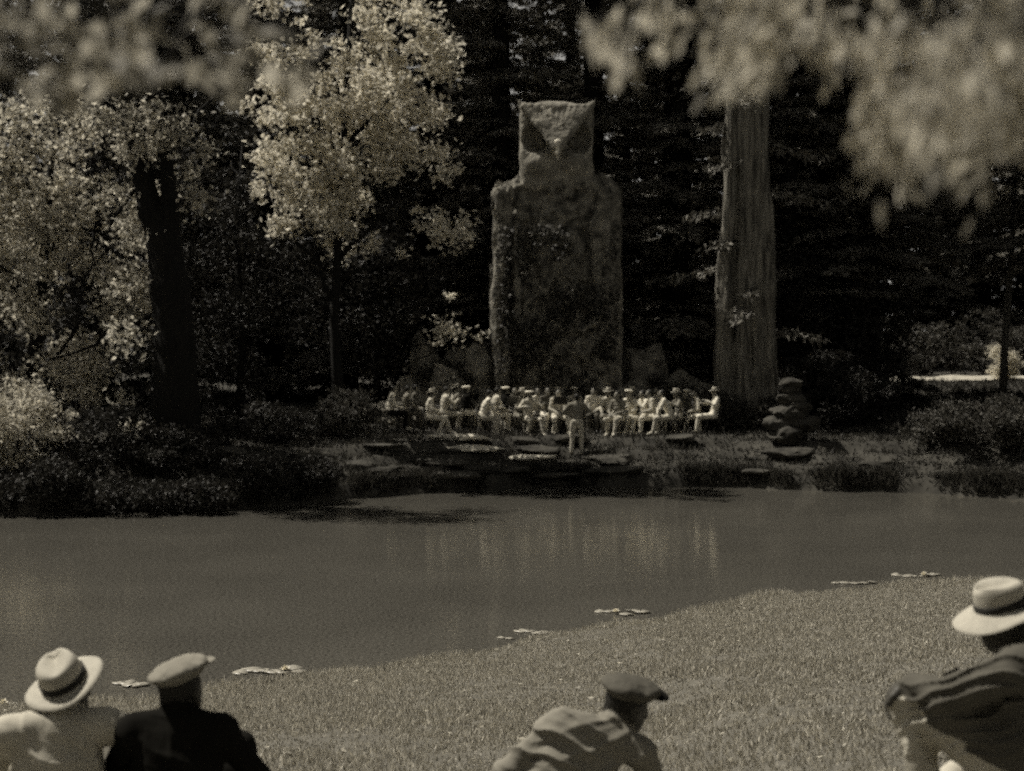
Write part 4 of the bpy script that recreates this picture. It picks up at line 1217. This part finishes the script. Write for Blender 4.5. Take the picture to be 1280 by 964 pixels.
for i, (px, d, rz, kw, sh, tr, so, hat, lab) in enumerate(BAND):
    J = sit_chair(**kw)
    x = at(px, d); z = ground_z(x, d)
    me = body_mesh(J, FH, fold_fn([((.3, .3, 1), .12, .012, (0, 0, .85), .3)], .008, i), True, 1.0)
    o = mobj('person', me, mats_for('skin', sh, tr, so))
    o.location = (x, d, z); o.rotation_euler = (0, 0, rz)
    tag(o, lab, 'person', 'seated musicians of the band')
    if hat == 'brim': brim_hat(o, J, rotm(0, .05, 0), 1.05, brim=.16)
    elif hat == 'cap': flat_cap(o, J, rotm(0, .05, 0), 'white_cloth', 'dark_cloth')
    chair(x, d, rz, z)
    if kw.get('arms') == 'play':                                  # instrument held at the mouth
        mo = Vector((kw.get('sway', 0), kw['lean'] + .15, 1.20))
        mb = MB()
        if i in (5, 14):
            e = empty('horn', (x, d, z), rz)
            tube = MB(); tube.tube([mo, mo + Vector((0, .16, -.05)), mo + Vector((0, .34, -.12))], [.008, .010, .012], 8); tube.build('tube', M['brass'], e)
            bell = MB(); bell.tube([mo + Vector((0, .34, -.12)), mo + Vector((0, .46, -.15)), mo + Vector((0, .52, -.165)), mo + Vector((0, .55, -.172))], [.013, .022, .045, .07], 14, cap=False); bell.build('bell', M['brass'], e)
            loop = MB(); loop.tube([mo + Vector((.03 * math.sin(t_), .24 + .09 * math.cos(t_), -.12 + .05 * math.sin(t_))) for t_ in np.linspace(0, 2 * PI, 13)], .009, 6); loop.build('loop', M['brass'], e)
            tag(e, 'brass horn raised by the musician in %s' % ('a dark coat and white cap' if i == 5 else 'white behind the stooping one'), 'horn')
        else:
            e = empty('clarinet', (x, d, z), rz)
            tube = MB(); tube.tube([mo, mo + Vector((0, .05, -.05)), mo + Vector((0, .30, -.40))], [.008, .012, .013], 8); tube.build('tube', M['metal_dark'], e)
            bell = MB(); bell.tube([mo + Vector((0, .30, -.40)), mo + Vector((0, .335, -.45)), mo + Vector((0, .355, -.48))], [.014, .022, .034], 10, cap=False); bell.build('bell', M['metal_dark'], e)
            tag(e, 'black clarinet played by the musician %s' % {2: 'behind the one with legs stretched out', 8: 'in the brimmed hat facing the conductor', 11: 'in white shirt and cap past the conductor'}[i], 'clarinet')

# conductor, standing with his back turned
J = dict(pel=(0, 0, .93), che=(0, .0, 1.27), nec=(0, .01, 1.48), hd=(0, .04, 1.625), hrot=rotm(.1, -.05, 0), shL=(-.19, 0, 1.43), shR=(.19, 0, 1.43),
         elL=(-.36, .12, 1.24), elR=(.38, .10, 1.25), wrL=(-.34, .34, 1.36), wrR=(.36, .32, 1.42), hipL=(-.10, 0, .90), hipR=(.10, 0, .90), knL=(-.13, .03, .5), knR=(.13, .02, .5),
         anL=(-.15, -.02, .09), anR=(.15, -.02, .09), toL=(-.17, .13, .045), toR=(.18, .13, .045))
px, d = 721, 46.1
x = at(px, d); z = ground_z(x, d)
o = mobj('person', body_mesh(J, FH, fold_fn([((.3, .3, 1), .14, .012, (0, 0, 1.1), .3)], .008, 50)), mats_for('skin', 'khaki_cloth', 'pale_cloth', 'shoe_pale'))
o.location = (x, d, z)
tag(o, 'conductor standing with his back turned before the band in jacket and lighter trousers', 'person')
wr = Vector(J['wrR']); hd_ = (wr - Vector(J['elR'])).normalized()
mb = MB(); mb.tube([wr + hd_ * .06 + Vector((0, 0, .0)), wr + hd_ * .06 + Vector((-.05, .2, .24))], [.006, .003], 6)
o2 = mb.build('baton', M['paper']); o2.location = (x, d, z)
tag(o2, 'thin white baton in the conductor\'s raised hand', 'baton')

# music stands
for (px, d, rz, lab) in [(575, 47.9, Lf, 'music stand before the musicians by the dark bushes'), (640, 48.0, Fc + .7, 'music stand beside the musician leaning far forward'), (700, 48.0, Fc + .2, 'music stand just behind the conductor'),
                         (782, 48.6, Fc - .5, 'music stand with white sheet beside the musician in brownish jacket'), (866, 48.1, Rt, 'music stand before the musician leaning back by the redwood')]:
    x = at(px, d); z = ground_z(x, d)
    e = empty('music_stand', (x, d, z), rz)
    tag(e, 'thin dark ' + lab, 'music stand')
    mb = MB(); mb.tube([(0, 0, .25), (0, 0, 1.0)], .010, 6); mb.build('pole', M['metal_dark'], e)
    for k in range(3):
        a_ = k * 2 * PI / 3
        mb = MB(); mb.tube([(0, 0, .28), (math.cos(a_) * .22, math.sin(a_) * .22, 0.005)], .008, 5); mb.build('leg', M['metal_dark'], e)
    mb = MB(); mb.box((0, .03, 1.08), (.42, .012, .26), Matrix.Rotation(-.45, 3, 'X')); mb.build('desk', M['metal_dark'], e, False)
    mb = MB(); mb.box((0, .014, 1.09), (.36, .006, .24), Matrix.Rotation(-.45, 3, 'X')); mb.build('sheet', M['paper'], e, False)

# ------------------------------------------------------------------ water lilies by the near shore
def lily(px, py, wpx, npad, lab, flowers=1, seed=0):
    d = FPX * CAM_H / (py - HOR)
    x = at(px, d); wid = wpx / FPX * d
    rs = random.Random(seed + px)
    e = empty('water_lily', (x, d, 0))
    tag(e, lab, 'water lily', 'water lilies along the near shore')
    st = MB()
    for k in range(npad):
        r = rs.uniform(.07, .13) * min(1, wid / .35)
        ox_ = (k + .5) / npad * wid - wid / 2; oy = rs.uniform(-.16, .16)
        V = [(0, 0, .004)]; nseg = 14; a0 = rs.random() * 6
        curl = rs.choice([0, .08, .22]) * r
        for q in range(nseg + 1):
            a_ = a0 + (2 * PI - .45) * q / nseg
            rim = curl * max(0, math.sin(a_ * 1 + k)) ** 2 + .003 * math.sin(5 * a_)
            V.append((r * math.cos(a_), r * math.sin(a_), .008 + rim))
        Fq = [(0, q, q + 1) for q in range(1, nseg + 1)]
        n0 = len(V); V += [(v[0], v[1], v[2] - .008) for v in V]
        Fq += [(n0, q + 1 + n0, q + n0) for q in range(1, nseg + 1)]
        Fq += [(q, q + n0, q + 1 + n0, q + 1) for q in range(1, nseg + 1)]
        mb = MB(); mb.add(V, Fq); pd = mb.build('pad', M['pad'], e)
        pd.location = (ox_, oy, .006 + .003 * k)
        st.tube([(0, 0, -.3), (ox_ * .6, oy * .6, -.08), (ox_, oy, .006)], .006, 4)
    st.build('stem', M['twig'], e)
    for f in range(flowers):
        ox_ = rs.uniform(-.3, .3) * wid
        mb = MB()
        for ring, (n_, rr, hh) in enumerate([(8, .07, .035), (7, .05, .06), (5, .025, .07)]):
            for q in range(n_):
                a_ = q * 2 * PI / n_ + ring * .3
                c, s_ = math.cos(a_), math.sin(a_)
                w_ = .018
                mb.add([(c * .008, s_ * .008, .0), (c * rr * .6 - s_ * w_, s_ * rr * .6 + c * w_, hh * .5), (c * rr, s_ * rr, hh), (c * rr * .6 + s_ * w_, s_ * rr * .6 - c * w_, hh * .5)], [(0, 1, 2, 3)])
        fl = mb.build('flower', M['petal'], e, False); fl.location = (ox_, -.05, .02)
LIL = [(1148, 721, 58, 6, 'broad pale lily-pad cluster farthest along the near shore beside another wide one'), (1070, 731, 56, 5, 'wide pale lily-pad cluster next to the broadest far one'),
       (952, 752, 44, 4, 'faint lily-pad cluster tucked against the grass edge between larger ones'), (777, 768, 62, 6, 'dense lily-pad cluster off the shore above the sprawled man'), (666, 792, 38, 4, 'small lily-pad cluster beside a tiny one near the middle of the shore'),
       (632, 798, 20, 2, 'tiny pair of lily pads beside a small cluster'), (338, 841, 84, 8, 'largest tangled lily-pad cluster with curled pads beside the flat-capped man'), (158, 860, 44, 4, 'lily-pad cluster showing between the straw hat and the flat cap'), (6, 884, 40, 4, 'lily-pad cluster half hidden by the white-shirted man\'s straw hat')]
for k, a_ in enumerate(LIL): lily(*a_, flowers=1 if k in (0, 3, 6, 8) else 0, seed=k)

# pale dead stick at the far water edge
mb = MB(); d = 38.6
mb.tube([(0, 0, -.1), (.05, 0, .12), (.01, 0, .3), (.06, 0, .5)], [.02, .025, .02, .01], 6); mb.tube([(.01, 0, .3), (-.1, .03, .42)], [.012, .005], 5)
o = mb.build('dead_stick', M['pale_rock']); o.location = (at(231, 37.6), 37.6, 0.0)
tag(o, 'pale dead stick poking from the water below the leaning tree', 'stick')

# ------------------------------------------------------------------ overhanging branches close to the camera
def overhang(name, base, trunk, limbs, tufts, leafL, leafW, per, mat, lab, hang=1.0, spread=.05):
    e = empty(name, base); b = Vector(base)
    mb = MB(); mb.tube([Vector(p) - b for p, r in trunk], [r for p, r in trunk], 12, wob=.04)
    lp = []
    for (p, q, r) in limbs:
        mb.tube([Vector(p) - b, Vector(p).lerp(Vector(q), .35) - b + Vector((0, 0, .12)), Vector(p).lerp(Vector(q), .7) - b + Vector((0, 0, .1)), Vector(q) - b], [r, r * .8, r * .5, r * .2], 7)
        P_, Q_ = Vector(p), Vector(q)
        lp += [P_.lerp(Q_, f) + Vector((0, 0, .11 * (1 - abs(f - .55) / .55))) for f in (.35, .5, .7, .85, 1)]
    mb.build('trunk', M['bark_dark'], e)
    Cs, As = [], []
    tw = MB()
    for (px, py, d, L, n) in tufts:
        top = Vector((at(px, d), d, zat(py, d)))
        dr = Vector((random.uniform(-.25, .05), random.uniform(-.2, .2), -1 * hang)).normalized() if hang > .5 else Vector((random.uniform(-1, 1), random.uniform(-1, 1), random.uniform(-.8, .2))).normalized()
        end = top + dr * L
        near = min(lp, key=lambda v: (v - top).length)
        mid = near.lerp(top, .5) + Vector((0, 0, .06))
        tw.tube([near - b, mid - b, top - b], [.007, .005, .004], 4)
        tw.tube([top - b, top.lerp(end, .5) - b, end - b], [.004, .003, .0015], 4)
        t_ = RNG.random(n)[:, None]
        P = np.array(top) + (np.array(end) - np.array(top)) * t_ + RNG.normal(size=(n, 3)) * spread
        Cs.append(P - np.array(b)); As.append(np.tile(np.array(dr), (n, 1)) + RNG.normal(size=(n, 3)) * (.35 if hang > .5 else .9))
    tw.build('twigs', M['twig'], e)['kind'] = 'stuff'
    C = np.concatenate(Cs); A = np.concatenate(As)
    o = mobj('foliage', leaf_mesh('foliage', C, leafL * RNG.uniform(.6, 1.3, len(C)), leafW * RNG.uniform(.6, 1.3, len(C)), A), M[mat], e); o['kind'] = 'stuff'
    return tag(e, lab, 'tree')
random.seed(21)
T = []
def tufts(poly, n, d0, d1, L0, L1, k):
    for _ in range(n):
        (ax, ay, bx, by) = random.choice(poly)
        T.append((random.uniform(ax, bx), random.uniform(ay, by), random.uniform(d0, d1), random.uniform(L0, L1), k))
# weeping tree on the right: trunk beside the photographer
tufts([(1110, -60, 1290, 20), (1120, 0, 1290, 60), (1150, 40, 1290, 90), (1200, 60, 1290, 110)], 26, 1.9, 2.7, .07, .14, 28)
tufts([(890, -90, 1060, -30), (900, -70, 1000, -10), (905, -20, 960, 25)], 15, 2.2, 3.0, .07, .11, 26)
tufts([(770, -110, 900, -70)], 6, 2.2, 3.0, .03, .06, 20)
tufts([(815, -20, 835, 0), (822, -25, 840, 0), (1020, 10, 1060, 40)], 4, 2.2, 2.6, .03, .05, 16)
tufts([(752, 10, 775, 40)], 2, 2.3, 2.5, .02, .03, 12)
tufts([(1090, 100, 1150, 140)], 5, 2.2, 2.6, .08, .12, 26)
gzb = ground_z(3.3, 1.6)
overhang('weeping_tree', (3.3, 1.6, gzb), [((3.3, 1.6, gzb - .3), .2), ((3.3, 1.6, gzb + .4), .15), ((3.2, 1.7, 3.6), .12), ((3.0, 1.9, 4.9), .08)],
         [((3.1, 1.8, 4.5), (1.0, 2.5, 4.42), .045), ((3.15, 1.75, 4.2), (.25, 2.6, 4.50), .045), ((3.1, 1.8, 4.6), (.6, 2.3, 4.40), .035), ((3.1, 1.85, 4.7), (.8, 2.9, 4.52), .035)],
         [(a, b_, c, d_, int(n_ * 1.7)) for a, b_, c, d_, n_ in T], .040, .015, 1, 'leaf_near', 'weeping tree with long pale hanging leaves, out of focus, overhanging the near bank', 1.0, .024)
# leafy branch on the left
T = []
for (px, py, k) in [(45, 30, 22), (88, 8, 14), (150, 20, 22), (168, 38, 16), (150, 75, 18), (250, 52, 22), (302, 38, 12), (58, 108, 22), (190, 108, 18), (25, 82, 18), (272, 90, 12), (85, 112, 14), (352, 66, 10),
                    (5, 10, 18), (265, 0, 12), (118, 90, 14), (-30, 60, 20), (-60, 10, 26), (40, -50, 22), (150, -60, 20), (260, -60, 18)]:
    T.append((px, py, random.uniform(1.9, 2.6), .03, int(k * .65)))
gzb = ground_z(-2.8, 1.8)
overhang('leafy_tree', (-2.8, 1.8, gzb), [((-2.8, 1.8, gzb - .3), .18), ((-2.8, 1.8, gzb + .4), .14), ((-2.7, 1.9, 3.4), .11), ((-2.5, 2.0, 4.8), .06)],
         [((-2.6, 1.95, 4.2), (-.8, 2.5, 4.35), .04), ((-2.65, 1.9, 3.9), (-.5, 2.6, 4.4), .04), ((-2.6, 1.95, 4.4), (-.35, 2.4, 4.3), .03)],
         T, .052, .034, 1, 'leaf_near_left', 'leafy tree with rounded out-of-focus sprays, overhanging the bank above the straw-hatted man', .2, .016)
